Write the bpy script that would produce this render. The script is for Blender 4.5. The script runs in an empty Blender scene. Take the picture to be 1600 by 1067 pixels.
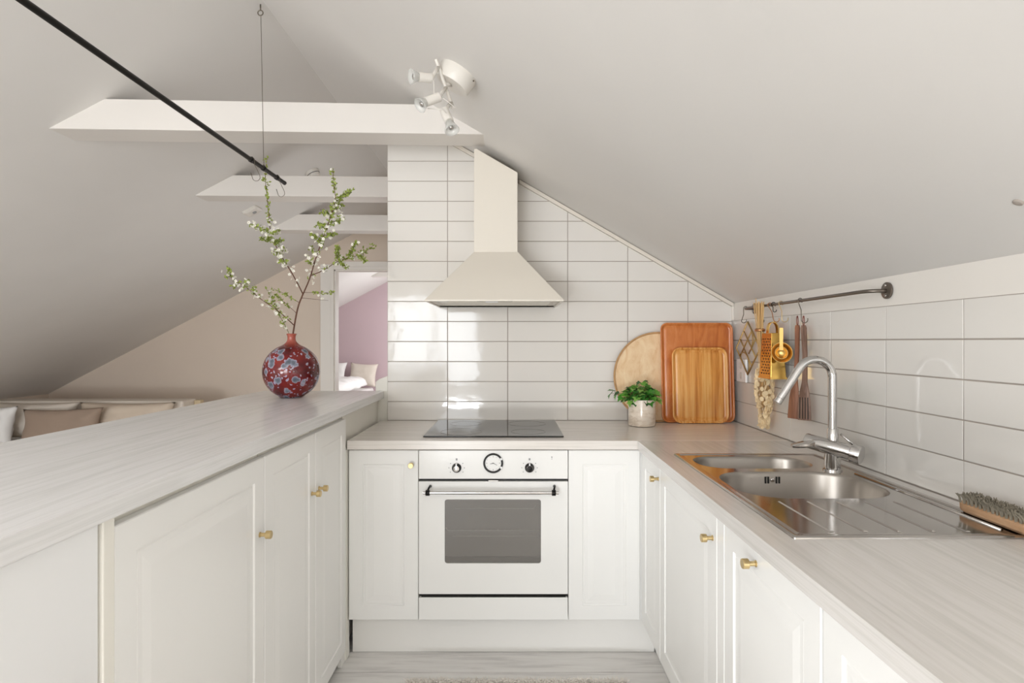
import bpy, bmesh, math, random
from mathutils import Vector, Matrix, noise
C = bpy.context.scene.collection
S = bpy.context.scene
EYE, F = 1.276, 924.0

# ------------------------------------------------------------------ camera, world, light, exposure
cam_data = bpy.data.cameras.new('camera')
cam_data.sensor_width = 36.0
cam_data.lens = F / 1600 * 36
cam_data.clip_start = 0.02
cam = bpy.data.objects.new('camera', cam_data)
cam.location = (0, 0, EYE)
cam.rotation_euler = (math.radians(90), 0, 0)
C.objects.link(cam)
S.camera = cam
S.view_settings.view_transform = 'Standard'
S.view_settings.look = 'None'
S.view_settings.gamma = 1
S.view_settings.use_curve_mapping = False
S.view_settings.exposure = 0.11
S.cycles.caustics_reflective = False
S.cycles.caustics_refractive = False
S.cycles.sample_clamp_indirect = 4
S.cycles.max_bounces = 10
S.cycles.diffuse_bounces = 6
world = bpy.data.worlds.new('sky')
S.world = world
world.use_nodes = True
world.node_tree.nodes['Background'].inputs[0].default_value = (0.80, 0.90, 1.0, 1)
world.node_tree.nodes['Background'].inputs[1].default_value = 1.6


def area_light(name, loc, aim, sx, sy, power, col):
    d = bpy.data.lights.new(name, 'AREA')
    d.shape = 'RECTANGLE'
    d.size, d.size_y, d.energy, d.color = sx, sy, power, col
    o = bpy.data.objects.new(name, d)
    o.location = loc
    o.rotation_euler = (Vector(aim) - Vector(loc)).to_track_quat('-Z', 'Y').to_euler()
    C.objects.link(o)
    return o


YR = -3.4        # rear gable wall, behind the camera
area_light('daylight_rear_window', (-1.23, YR - 0.06, 1.29), (-1.23, 0, 1.29), 1.42, 1.34, 48, (0.94, 0.97, 1.0))
area_light('added_fill_rear_left', (-2.9, YR - 0.06, 0.83), (-2.9, 0, 0.83), 1.4, 0.95, 56, (0.94, 0.97, 1.0))  # unseen light added to lift the living area and left roof
area_light('daylight_low_glazing', (-1.23, YR - 0.06, 0.24), (-1.23, 0, 0.24), 1.42, 0.36, 100, (0.93, 0.965, 1.0))
area_light('added_fill_roof_right', (0.20, -1.45, EYE + 0.835 - 0.577 * 0.20 - 0.03), (-0.35, -1.45, 1.04), 0.9, 0.9, 12, (0.92, 0.96, 1.0))  # unseen light added for the bar fronts and left roof slope
area_light('added_fill_roof_left', (-2.5, -0.9, EYE + 1.998 - 0.525 * 2.5 - 0.03), (-1.975, -0.9, 0.96), 1.4, 0.9, 37, (0.92, 0.96, 1.0))  # unseen light added to brighten right cabinets and right roof slope
area_light('daylight_living_window', (-0.66, 4.45, 1.30), (-3, 4.45, 1.30), 1.3, 1.1, 7, (0.95, 0.975, 1.0))
area_light('daylight_bedroom_window', (-0.75, 8.2, 1.35), (-3, 8.2, 1.2), 1.3, 1.2, 28, (0.96, 0.98, 1.0))


# ------------------------------------------------------------------ materials
def srgb(r, g, b):
    def f(c):
        c /= 255
        return c / 12.92 if c <= 0.04045 else ((c + 0.055) / 1.055) ** 2.4
    return (f(r), f(g), f(b), 1)


def base(name, col, rough=0.5, metal=0.0, spec=0.5):
    m = bpy.data.materials.new(name)
    m.use_nodes = True
    nt = m.node_tree
    b = nt.nodes['Principled BSDF']
    b.inputs['Base Color'].default_value = col
    b.inputs['Roughness'].default_value = rough
    b.inputs['Metallic'].default_value = metal
    b.inputs['Specular IOR Level'].default_value = spec
    return m, nt, b


def N(nt, t, **kw):
    n = nt.nodes.new(t)
    for k, v in kw.items():
        setattr(n, k, v)
    return n


def coords(nt, scale=(1, 1, 1), rot=(0, 0, 0), rnd=False):
    tc = N(nt, 'ShaderNodeTexCoord')
    mp = N(nt, 'ShaderNodeMapping')
    mp.inputs['Scale'].default_value = scale
    mp.inputs['Rotation'].default_value = rot
    nt.links.new(tc.outputs['Object'], mp.inputs['Vector'])
    if rnd:
        oi = N(nt, 'ShaderNodeObjectInfo')
        mu = N(nt, 'ShaderNodeMath', operation='MULTIPLY')
        mu.inputs[1].default_value = 37.0
        nt.links.new(oi.outputs['Random'], mu.inputs[0])
        nt.links.new(mu.outputs[0], mp.inputs['Location'])
    return mp.outputs['Vector']


def tex_noise(nt, vec, scale, detail=3, rough=0.5, dist=0.0):
    n = N(nt, 'ShaderNodeTexNoise')
    n.inputs['Scale'].default_value = scale
    n.inputs['Detail'].default_value = detail
    n.inputs['Roughness'].default_value = rough
    n.inputs['Distortion'].default_value = dist
    nt.links.new(vec, n.inputs['Vector'])
    return n.outputs['Fac']


def ramp(nt, fac, stops):
    r = N(nt, 'ShaderNodeValToRGB')
    while len(r.color_ramp.elements) < len(stops):
        r.color_ramp.elements.new(0.5)
    for e, (p, c) in zip(r.color_ramp.elements, stops):
        e.position, e.color = p, c
    nt.links.new(fac, r.inputs['Fac'])
    return r.outputs['Color']


def bump(nt, b, h, strength, dist=0.002):
    bp = N(nt, 'ShaderNodeBump')
    bp.inputs['Strength'].default_value = strength
    bp.inputs['Distance'].default_value = dist
    nt.links.new(h, bp.inputs['Height'])
    nt.links.new(bp.outputs['Normal'], b.inputs['Normal'])


def paint(name, col, rough=0.5, rel=0.15, sc=60, spec=0.4):
    m, nt, b = base(name, col, rough, 0, spec)
    v = coords(nt)
    bump(nt, b, tex_noise(nt, v, sc, 4), rel, 0.0015)
    c2 = tuple(x * 0.96 for x in col[:3]) + (1,)
    nt.links.new(ramp(nt, tex_noise(nt, v, 1.3, 3), [(0.35, c2), (0.65, col)]), b.inputs['Base Color'])
    return m


def wood(name, stops, scale, rough=0.35, rel=0.1, sc=6, dist=1.0, rnd=False, spec=0.5):
    m, nt, b = base(name, stops[0][1], rough, 0, spec)
    v = coords(nt, scale, rnd=rnd)
    f = tex_noise(nt, v, sc, 6, 0.6, dist)
    nt.links.new(ramp(nt, f, stops), b.inputs['Base Color'])
    bump(nt, b, f, rel, 0.001)
    return m


M = {}
M['roof'] = paint('painted_roof_boards', srgb(224, 221, 217), 0.55, 0.12, 45)
M['wall'] = paint('painted_wall', srgb(220, 205, 190), 0.6, 0.2, 50)
M['wallwhite'] = paint('white_wall_paint', srgb(234, 229, 222), 0.4, 0.3, 16)
M['pink'] = paint('pink_wall_paint', srgb(206, 184, 190), 0.7, 0.2, 40)
M['beam'] = paint('beam_paint', srgb(224, 219, 213), 0.45, 0.12, 30)
M['grout'] = paint('grout', srgb(168, 158, 149), 0.8, 0.3, 200)
M['cab'] = paint('cabinet_paint', srgb(243, 242, 239), 0.30, 0.06, 25, 0.5)
M['cabside'] = paint('cabinet_side_paint', srgb(238, 235, 226), 0.35, 0.06, 25, 0.5)
M['plinth'] = paint('plinth_paint', srgb(238, 236, 232), 0.35, 0.05, 25)
M['hood'] = paint('cream_enamel', srgb(226, 219, 207), 0.28, 0.02, 10, 0.5)
M['oven'] = paint('white_enamel', srgb(242, 241, 238), 0.18, 0.0, 10, 0.5)
M['fridge'] = paint('white_appliance_enamel', srgb(240, 240, 240), 0.32, 0.0, 10, 0.5)
M['fridge'].node_tree.nodes['Principled BSDF'].inputs['Coat Weight'].default_value = 1.0
M['fridge'].node_tree.nodes['Principled BSDF'].inputs['Coat Roughness'].default_value = 0.12
M['lamp'] = paint('white_lamp_enamel', srgb(222, 217, 209), 0.35, 0.0, 10, 0.5)
M['black'] = base('black_steel', srgb(24, 22, 20), 0.38, 0.6)[0]
M['dark'] = base('dark_gap', srgb(18, 17, 16), 0.6)[0]
M['rail'] = base('grey_steel', srgb(120, 112, 104), 0.32, 0.9)[0]
M['wire'] = base('steel_wire', srgb(120, 112, 100), 0.35, 0.9)[0]
M['chrome'] = base('chrome', srgb(206, 204, 202), 0.10, 1.0)[0]
M['brass'] = base('polished_brass', srgb(214, 172, 92), 0.16, 1.0)[0]
M['brassmat'] = base('satin_brass', srgb(218, 194, 144), 0.30, 0.95)[0]
M['trivet'] = base('brass_paint', srgb(176, 146, 92), 0.4, 0.6)[0]
M['copper'] = base('copper_wire', srgb(196, 140, 96), 0.3, 0.9)[0]
M['plastic'] = base('white_plastic', srgb(240, 240, 240), 0.25)[0]
M['ink'] = base('grey_print', srgb(150, 150, 150), 0.6)[0]
M['inkdark'] = base('dark_print', srgb(40, 38, 36), 0.6)[0]
M['leather'] = base('red_brown_cord', srgb(122, 56, 42), 0.6)[0]
M['bark'] = paint('twig_bark', srgb(96, 62, 46), 0.7, 0.4, 200)
M['twiggreen'] = paint('green_twig', srgb(112, 106, 52), 0.6, 0.3, 200)
M['leafy'] = paint('young_leaf', srgb(142, 156, 70), 0.5, 0.1, 80)
M['petal'] = paint('white_petal', srgb(244, 240, 228), 0.6, 0.05, 80)
M['soil'] = paint('dark_soil', srgb(46, 36, 28), 0.9, 0.8, 120)
M['straw'] = paint('dried_straw', srgb(222, 184, 128), 0.7, 0.3, 150)
M['flake'] = paint('dried_seed_pod', srgb(246, 222, 180), 0.6, 0.2, 90)
M['bristle'] = paint('grey_bristle', srgb(142, 134, 118), 0.8, 0.2, 200)
M['fabric'] = paint('off_white_linen', srgb(226, 216, 204), 0.85, 0.5, 260)
M['beige'] = paint('beige_linen', srgb(214, 198, 180), 0.85, 0.5, 260)
M['taupe'] = paint('taupe_linen', srgb(164, 144, 128), 0.85, 0.6, 260)
M['white_linen'] = paint('white_linen', srgb(240, 238, 236), 0.8, 0.4, 200)
M['rug'] = paint('shaggy_wool', srgb(234, 228, 220), 0.9, 0.5, 100)
M['pine'] = paint('raw_pine', srgb(206, 186, 152), 0.6, 0.2, 60)

# glossy wall tile: gently wavy glaze
m, nt, b = base('glazed_tile', srgb(226, 222, 216), 0.07, 0, 0.55)
v = coords(nt, (1, 1, 1), rnd=True)
bump(nt, b, tex_noise(nt, v, 9, 2), 0.10, 0.01)
M['tile'] = m

# laminate worktop with pale grey wood streaks
def laminate(name, scale, k=(0, 0, 0)):
    q = lambda r, g_, b_: srgb(r + k[0], g_ + k[1], b_ + k[2])
    return wood(name, [(0.28, q(203, 200, 195)), (0.45, q(213, 209, 204)), (0.56, q(220, 216, 212)), (0.74, q(210, 205, 200))],
                scale, 0.22, 0.015, 3.2, 0.4, spec=0.5)
M['lamY'] = laminate('pale_wood_laminate_along', (20, 0.8, 40))
M['lamBar'] = laminate('whiter_wood_laminate_bar', (20, 0.8, 40), (12, 15, 19))
M['lamX'] = laminate('pale_wood_laminate_across', (0.8, 20, 40), (8, 6, 4))
M['floorboard'] = wood('white_painted_boards', [(0.35, srgb(212, 209, 206)), (0.5, srgb(230, 227, 224)), (0.7, srgb(236, 234, 231))],
                       (0.8, 9, 9), 0.38, 0.12, 5, 0.4, rnd=True)
M['traybig'] = wood('reddish_laminated_wood', [(0.28, srgb(176, 94, 42)), (0.5, srgb(204, 122, 62)), (0.72, srgb(220, 146, 88))],
                    (5, 5, 1.2), 0.24, 0.03, 3.0, 1.6, spec=0.6)
M['traysmall'] = wood('honey_oak', [(0.34, srgb(186, 112, 44)), (0.5, srgb(222, 156, 80)), (0.64, srgb(234, 180, 108))],
                      (22, 22, 0.9), 0.26, 0.04, 3.0, 0.5, spec=0.6)
M['traygroove'] = wood('shadowed_groove_stain', [(0.3, srgb(140, 66, 24)), (0.7, srgb(168, 88, 36))], (5, 5, 2), 0.3, 0.03)
M['board'] = wood('pale_birch', [(0.30, srgb(224, 184, 136)), (0.5, srgb(236, 204, 162)), (0.7, srgb(243, 218, 180))],
                  (6, 6, 3), 0.45, 0.04, 4.0, 1.2)
M['boardrim'] = wood('birch_rim', [(0.3, srgb(176, 132, 82)), (0.7, srgb(200, 158, 108))], (6, 6, 6), 0.4, 0.05)
M['walnut'] = wood('dark_brown_wood', [(0.3, srgb(88, 62, 48)), (0.5, srgb(124, 94, 78)), (0.7, srgb(150, 122, 104))], (20, 20, 1.5), 0.5, 0.1, 4)
M['redwood'] = wood('red_brown_wood', [(0.3, srgb(112, 68, 46)), (0.7, srgb(160, 108, 78))], (20, 20, 1.5), 0.5, 0.1, 4)
M['brushwood'] = wood('beech', [(0.3, srgb(190, 146, 108)), (0.7, srgb(214, 176, 140))], (20, 3, 20), 0.55, 0.1, 4)
# stone pot
m, nt, b = base('speckled_stoneware', srgb(216, 202, 184), 0.18, 0, 0.5)
v = coords(nt, (1, 1, 2.5))
c = ramp(nt, tex_noise(nt, v, 14, 6, 0.6, 1.5), [(0.3, srgb(196, 178, 156)), (0.5, srgb(222, 208, 192)), (0.7, srgb(230, 220, 206))])
nt.links.new(c, b.inputs['Base Color'])
M['pot'] = m
# green leaf with a paler tint per leaf
m, nt, b = base('ivy_leaf', srgb(60, 120, 40), 0.4, 0, 0.5)
oi = N(nt, 'ShaderNodeObjectInfo')
nt.links.new(ramp(nt, oi.outputs['Random'], [(0.0, srgb(34, 84, 34)), (0.4, srgb(66, 134, 46)), (0.75, srgb(104, 170, 62)), (1.0, srgb(158, 190, 104))]), b.inputs['Base Color'])
b.inputs['Subsurface Weight'].default_value = 0.05
M['leaf'] = m
# brushed steel
m, nt, b = base('brushed_steel', srgb(190, 186, 182), 0.13, 1.0)
v = coords(nt, (60, 3, 60))
bump(nt, b, tex_noise(nt, v, 8, 3), 0.02, 0.0003)
M['steel'] = m
m, nt, b = base('satin_bowl_steel', srgb(168, 162, 155), 0.32, 1.0)
v = coords(nt, (4, 4, 60))
bump(nt, b, tex_noise(nt, v, 8, 3), 0.12, 0.0005)
M['steelbowl'] = m
# black glass hob
M['hob'] = base('black_ceramic_glass', srgb(20, 19, 19), 0.04, 0, 0.75)[0]
# oven window: tinted glass, its grey standing in for dot screen and reflections
m, nt, b = base('screened_oven_glass', srgb(150, 146, 141), 0.10, 0, 0.6)
tr = N(nt, 'ShaderNodeBsdfTransparent')
mx = N(nt, 'ShaderNodeMixShader')
mx.inputs[0].default_value = 0.42
out = nt.nodes['Material Output']
nt.links.new(tr.outputs[0], mx.inputs[1])
nt.links.new(b.outputs[0], mx.inputs[2])
nt.links.new(mx.outputs[0], out.inputs['Surface'])
M['ovenglass'] = m
# bulb glass
m, nt, b = base('bulb_glass', srgb(225, 225, 220), 0.08, 0.0, 0.8)
tr = N(nt, 'ShaderNodeBsdfTransparent')
mx = N(nt, 'ShaderNodeMixShader')
mx.inputs[0].default_value = 0.45
nt.links.new(tr.outputs[0], mx.inputs[1])
nt.links.new(b.outputs[0], mx.inputs[2])
nt.links.new(mx.outputs[0], nt.nodes['Material Output'].inputs['Surface'])
M['bulb'] = m
# vase: red glaze with crystalline grey-blue blooms
m, nt, b = base('crystalline_red_glaze', srgb(140, 24, 24), 0.10, 0, 0.7)
v = coords(nt)
nz = N(nt, 'ShaderNodeTexNoise')
nz.inputs['Scale'].default_value = 42
nz.inputs['Detail'].default_value = 3
nt.links.new(v, nz.inputs['Vector'])
va = N(nt, 'ShaderNodeVectorMath', operation='MULTIPLY_ADD')
nt.links.new(nz.outputs['Color'], va.inputs[0])
va.inputs[1].default_value = (0.030, 0.030, 0.030)
nt.links.new(v, va.inputs[2])
def vor(scale):
    vo = N(nt, 'ShaderNodeTexVoronoi')
    vo.inputs['Scale'].default_value = scale
    nt.links.new(va.outputs[0], vo.inputs['Vector'])
    return vo.outputs['Distance']
red = ramp(nt, tex_noise(nt, v, 12, 4), [(0.3, srgb(58, 2, 14)), (0.5, srgb(108, 8, 16)), (0.7, srgb(132, 28, 16))])
f1 = ramp(nt, vor(24), [(0.0, (1, 1, 1, 1)), (0.385, (1, 1, 1, 1)), (0.425, (0, 0, 0, 1))])
c1 = ramp(nt, vor(24), [(0.0, srgb(70, 78, 90)), (0.22, srgb(100, 106, 120)), (0.33, srgb(138, 142, 158)), (0.40, srgb(178, 168, 186))])
f2 = ramp(nt, vor(52), [(0.0, (1, 1, 1, 1)), (0.20, (1, 1, 1, 1)), (0.26, (0, 0, 0, 1))])
def mixc(f, a, bb):
    mxn = N(nt, 'ShaderNodeMix', data_type='RGBA')
    nt.links.new(f, mxn.inputs[0])
    nt.links.new(a, mxn.inputs[6])
    nt.links.new(bb, mxn.inputs[7])
    return mxn.outputs[2]
c3 = ramp(nt, vor(52), [(0.0, srgb(120, 110, 160)), (0.2, srgb(190, 184, 205))])
# blooms fade out at the neck (glaze runs thin there)
sep = N(nt, 'ShaderNodeSeparateXYZ')
nt.links.new(v, sep.inputs[0])
neckf = ramp(nt, sep.outputs[2], [(0.0, (1, 1, 1, 1)), (0.212, (1, 1, 1, 1)), (0.228, (0, 0, 0, 1))])
def mul(a, bb):
    q = N(nt, 'ShaderNodeMath', operation='MULTIPLY')
    nt.links.new(a, q.inputs[0])
    nt.links.new(bb, q.inputs[1])
    return q.outputs[0]
col = mixc(mul(f2, neckf), red, c3)
col = mixc(mul(f1, neckf), col, c1)
neckc = ramp(nt, sep.outputs[2], [(0.0, (0, 0, 0, 1)), (0.22, (0, 0, 0, 1)), (0.25, (1, 1, 1, 1))])
pink_ = N(nt, 'ShaderNodeRGB')
pink_.outputs[0].default_value = srgb(168, 84, 68)
col = mixc(neckc, col, pink_.outputs[0])
nt.links.new(col, b.inputs['Base Color'])
M['vase'] = m


# ------------------------------------------------------------------ geometry helpers
class G:
    def __init__(s):
        s.v, s.f = [], []

    def add(s, vs, fs):
        o = len(s.v)
        s.v += [tuple(p) for p in vs]
        s.f += [tuple(i + o for i in f) for f in fs]
        return s

    def box(s, x0, x1, y0, y1, z0, z1):
        vs = [(x, y, z) for z in (z0, z1) for y in (y0, y1) for x in (x0, x1)]
        return s.add(vs, [(0, 2, 3, 1), (4, 5, 7, 6), (0, 1, 5, 4), (2, 6, 7, 3), (0, 4, 6, 2), (1, 3, 7, 5)])

    def loops(s, ls, cap0=True, cap1=True):
        n = len(ls[0])
        vs = [p for l in ls for p in l]
        fs = []
        for k in range(len(ls) - 1):
            for i in range(n):
                j = (i + 1) % n
                fs.append((k * n + i, k * n + j, (k + 1) * n + j, (k + 1) * n + i))
        if cap0:
            fs.append(tuple(range(n))[::-1])
        if cap1:
            fs.append(tuple(range((len(ls) - 1) * n, len(ls) * n)))
        return s.add(vs, fs)

    def tube(s, pts, r, n=8, cap=True):
        pts = [Vector(p) for p in pts]
        if not isinstance(r, (list, tuple)):
            r = [r] * len(pts)
        ls, up = [], None
        for i, p in enumerate(pts):
            a = pts[max(i - 1, 0)]
            c = pts[min(i + 1, len(pts) - 1)]
            t = (c - a)
            if t.length < 1e-9:
                t = Vector((0, 0, 1))
            t.normalize()
            if up is None:
                up = t.orthogonal().normalized()
            up = (up - t * up.dot(t))
            up = up.normalized() if up.length > 1e-6 else t.orthogonal().normalized()
            w = t.cross(up)
            ls.append([tuple(p + (up * math.cos(q) + w * math.sin(q)) * r[i]) for q in [2 * math.pi * k / n for k in range(n)]])
        return s.loops(ls, cap, cap)

    def lathe(s, prof, n=24, o=(0, 0, 0), ax=(0, 0, 1), cap0=True, cap1=True):
        ax = Vector(ax).normalized()
        u = ax.orthogonal().normalized()
        w = ax.cross(u)
        o = Vector(o)
        ls = [[tuple(o + ax * z + (u * math.cos(q) + w * math.sin(q)) * r) for q in [2 * math.pi * k / n for k in range(n)]] for r, z in prof]
        return s.loops(ls, cap0, cap1)

    def prism(s, poly, fn0, fn1):
        return s.loops([[fn0(p) for p in poly], [fn1(p) for p in poly]])


def link(name, g, mat, parent=None, smooth=False, bevel=0, offset=None, sub=0, auto=False):
    """one mesh object; geometry is given in the frame of its parent's root"""
    me = bpy.data.meshes.new(name)
    vs = g.v
    if offset is not None:
        ox, oy, oz = offset
        vs = [(x - ox, y - oy, z - oz) for x, y, z in vs]
    me.from_pydata(vs, [], g.f)
    me.validate()
    bm = bmesh.new()
    bm.from_mesh(me)
    bmesh.ops.recalc_face_normals(bm, faces=bm.faces)
    bm.to_mesh(me)
    bm.free()
    if mat:
        me.materials.append(M[mat] if isinstance(mat, str) else mat)
    if smooth:
        me.polygons.foreach_set('use_smooth', [True] * len(me.polygons))
        if auto:
            try:
                me.set_sharp_from_angle(angle=math.radians(40))
            except Exception:
                pass
    me.update()
    o = bpy.data.objects.new(name, me)
    C.objects.link(o)
    if parent:
        o.parent = parent
    if offset is not None and not parent:
        o.location = offset
    if bevel:
        md = o.modifiers.new('bevel', 'BEVEL')
        md.width = bevel
        md.segments = 2
        md.limit_method = 'ANGLE'
        md.angle_limit = math.radians(50)
    if sub:
        md = o.modifiers.new('sub', 'SUBSURF')
        md.levels = md.render_levels = sub
    return o


def W(name, g, mat, root, **kw):
    """part whose geometry is given in world metres under an unrotated thing"""
    r = root
    while r.parent:
        r = r.parent
    l = r.location
    me_off = (l.x, l.y, l.z)
    g.v = [(x - me_off[0], y - me_off[1], z - me_off[2]) for x, y, z in g.v]
    return link(name, g, mat, root, **kw)


def thing(name, label, cat, loc=(0, 0, 0), group=None, rot=(0, 0, 0)):
    o = bpy.data.objects.new(name, None)
    o.empty_display_size = 0.05
    C.objects.link(o)
    o.location = loc
    o.rotation_euler = rot
    o['label'] = label
    o['category'] = cat
    if group:
        o['group'] = group
    return o


def single(name, g, mat, label, cat, loc, group=None, **kw):
    o = link(name, g, mat, offset=loc, **kw)
    o['label'] = label
    o['category'] = cat
    if group:
        o['group'] = group
    return o


def struct(name, g, mat, label=None, **kw):
    o = link(name, g, mat, **kw)
    o['kind'] = 'structure'
    if label:
        o['label'] = label
    return o


def at(x, y, Y):
    return ((x - 800) / F * Y, Y, EYE + (533 - y) / F * Y)


def rrect(cx, cy, w, h, r, n=6):
    pts = []
    for sx, sy, a0 in ((1, 1, 0), (-1, 1, 90), (-1, -1, 180), (1, -1, 270)):
        for k in range(n + 1):
            a = math.radians(a0 + 90 * k / n)
            pts.append((cx + sx * (w / 2 - r) + r * math.cos(a), cy + sy * (h / 2 - r) + r * math.sin(a)))
    return pts


def text_mesh(name, body, size, mat, root, loc, rot, ext=0.0004):
    cu = bpy.data.curves.new(name, 'FONT')
    cu.body = body
    cu.size = size
    cu.extrude = ext
    cu.align_x = 'CENTER'
    cu.align_y = 'CENTER'
    t = bpy.data.objects.new(name, cu)
    C.objects.link(t)
    dg = bpy.context.evaluated_depsgraph_get()
    me = bpy.data.meshes.new_from_object(t.evaluated_get(dg))
    bpy.data.objects.remove(t)
    me.materials.clear()
    me.materials.append(M[mat])
    o = bpy.data.objects.new(name, me)
    C.objects.link(o)
    o.parent = root
    o.location = loc
    o.rotation_euler = rot
    return o


# ------------------------------------------------------------------ setting: roof, walls, floor
RX, RZ = -1.056, EYE + 1.444          # ridge
SL, SR = 0.525, 0.577                  # slopes
XL, XR = -4.85, 1.108                  # knee walls
YB, YF, YP = 2.967, 6.19, 9.45         # tiled wall, far wall, bedroom end wall
CT = 0.8794                            # worktop height
zl = lambda x: RZ + SL * (x - RX)      # left roof underside
zr = lambda x: RZ - SR * (x - RX)      # right roof underside
T = 0.14


def slab(x0, z0, x1, z1, y0, y1):
    g = G()
    g.loops([[(x0, y, z0), (x1, y, z1), (x1, y, z1 + T), (x0, y, z0 + T)] for y in (y0, y1)])
    return g


struct('ceiling_left', slab(XL - 0.1, zl(XL - 0.1), RX, RZ, YR - 0.1, YP + 0.1), 'roof')
struct('ceiling_right', slab(RX, RZ, XR + 0.1, zr(XR + 0.1), YR - 0.1, YP + 0.1), 'roof')
struct('wall_left', G().box(XL - 0.1, XL, YR, YP, 0, zl(XL) - 0.001), 'wall')
wr = struct('wall_right', G().box(XR + 0.004, XR + 0.12, YR, YB + 0.12, 0, zr(XR + .004) - 0.001), 'wallwhite')
ZT = 1.3815
link('grout', G().box(XR + 0.0035, XR + 0.012, -0.6, YB + 0.004, CT - 0.03, ZT), 'grout', wr)
# tiled partition
wb = G()
poly = [(-0.626, 0), (XR + 0.1, 0), (XR + 0.1, zr(XR + .1) - 0.002), (-0.626, zr(-0.626) - 0.002)]
wb.prism(poly, lambda p: (p[0], YB + 0.006, p[1]), lambda p: (p[0], YB + 0.12, p[1]))
wbo = struct('wall_back', wb, 'wallwhite')
gp = [(-0.625, CT - 0.03), (XR, CT - 0.03), (XR, zr(XR) - 0.004), (-0.625, zr(-0.625) - 0.004)]
link('grout', G().prism(gp, lambda p: (p[0], YB + 0.004, p[1]), lambda p: (p[0], YB + 0.02, p[1])), 'grout', wbo)
# far wall with door opening, built from three pieces in one mesh
DX0, DX1, DZ = -1.858, -1.06, 2.026
fw = G()
for poly in ([(XL, 0), (DX0, 0), (DX0, zl(DX0)), (XL, zl(XL))],
             [(DX0, DZ), (RX, DZ), (RX, RZ), (DX0, zl(DX0))],
             [(RX, 0), (XR, 0), (XR, zr(XR)), (RX, RZ)]):
    fw.prism(poly, lambda p: (p[0], YF, p[1]), lambda p: (p[0], YF + 0.10, p[1]))
struct('wall_far', fw, 'wall')
pw = G().prism([(XL, 0), (XR, 0), (XR, zr(XR)), (RX, RZ), (XL, zl(XL))], lambda p: (p[0], YP, p[1]), lambda p: (p[0], YP + 0.1, p[1]))
struct('wall_bedroom', pw, 'pink')
struct('wall_partition', G().prism([(-0.626, 0), (-0.5, 0), (-0.5, zr(-0.5) - .002), (-0.626, zr(-0.626) - .002)],
                                   lambda p: (p[0], YB + 0.121, p[1]), lambda p: (p[0], YF, p[1])), 'wall')
struct('wall_bedroom_side', G().prism([(-0.6, 0), (-0.5, 0), (-0.5, zr(-0.5) - .002), (-0.6, zr(-0.6) - .002)],
                                      lambda p: (p[0], YF + 0.1, p[1]), lambda p: (p[0], YP, p[1])), 'wallwhite')
# rear gable wall with window and balcony door openings; the left opening is added for light
rw = G()
def rp(poly):
    rw.prism(poly, lambda p: (p[0], YR, p[1]), lambda p: (p[0], YR - 0.12, p[1]))
rp([(XL, 0), (-3.62, 0), (-3.62, zl(-3.62)), (XL, zl(XL))])
rp([(-3.62, 0), (-2.18, 0), (-2.18, 0.34), (-3.62, 0.34)])
rp([(-3.62, 1.32), (-2.18, 1.32), (-2.18, zl(-2.18)), (-3.62, zl(-3.62))])
rp([(-2.18, 0), (-1.96, 0), (-1.96, zl(-1.96)), (-2.18, zl(-2.18))])
rp([(-1.96, 0), (-0.5, 0), (-0.5, 0.03), (-1.96, 0.03)])
rp([(-1.96, 0.44), (-0.5, 0.44), (-0.5, 0.60), (-1.96, 0.60)])
rp([(-1.96, 1.98), (-0.5, 1.98), (-0.5, zr(-0.5)), (RX, RZ), (-1.96, zl(-1.96))])
rp([(-0.5, 0), (XR, 0), (XR, zr(XR)), (-0.5, zr(-0.5))])
struct('wall_rear', rw, 'wallwhite')
for nm, (a, c, z0, z1, mull) in {'window_1': (-1.96, -0.5, 0.60, 1.98, (-1.23,)), 'added_light_frame_rear': (-3.62, -2.18, 0.34, 1.32, (-2.9,)), 'window_5': (-1.96, -0.5, 0.03, 0.44, ())}.items():  # the left frame is added around an unseen fill light
    g = G()
    for q in ((a, a + .05, z0, z1), (c - .05, c, z0, z1), (a, c, z0, z0 + .06), (a, c, z1 - .06, z1)):
        g.box(q[0], q[1], YR - 0.04, YR + 0.01, q[2], q[3])
    for x in mull:
        g.box(x - .03, x + .03, YR - 0.04, YR + 0.01, z0, z1)
    struct(nm, g, 'beam')
# frames round the added, unseen roof lights; no opening is cut behind them
def roof_frame(name, cx, cy, hx, hy, fz):
    g = G()
    for x0, x1, y0, y1 in ((cx - hx - .05, cx - hx, cy - hy - .05, cy + hy + .05), (cx + hx, cx + hx + .05, cy - hy - .05, cy + hy + .05),
                           (cx - hx, cx + hx, cy - hy - .05, cy - hy), (cx - hx, cx + hx, cy + hy, cy + hy + .05)):
        g.loops([[(x0, y, fz(x0) - .05), (x1, y, fz(x1) - .05), (x1, y, fz(x1)), (x0, y, fz(x0))] for y in (y0, y1)])
    struct(name, g, 'beam')
roof_frame('added_light_frame_right', 0.20, -1.45, 0.40, 0.46, zr)
roof_frame('added_light_frame_left', -2.5, -0.9, 0.64, 0.46, zl)

g = G()
for q in ((3.74, 3.80, .72, 1.88), (5.10, 5.16, .72, 1.88), (3.80, 5.10, .72, .75), (3.80, 5.10, 1.85, 1.88)):
    g.box(-0.68, -0.6262, q[0], q[1], q[2], q[3])
struct('window_6', g, 'beam')
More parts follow.
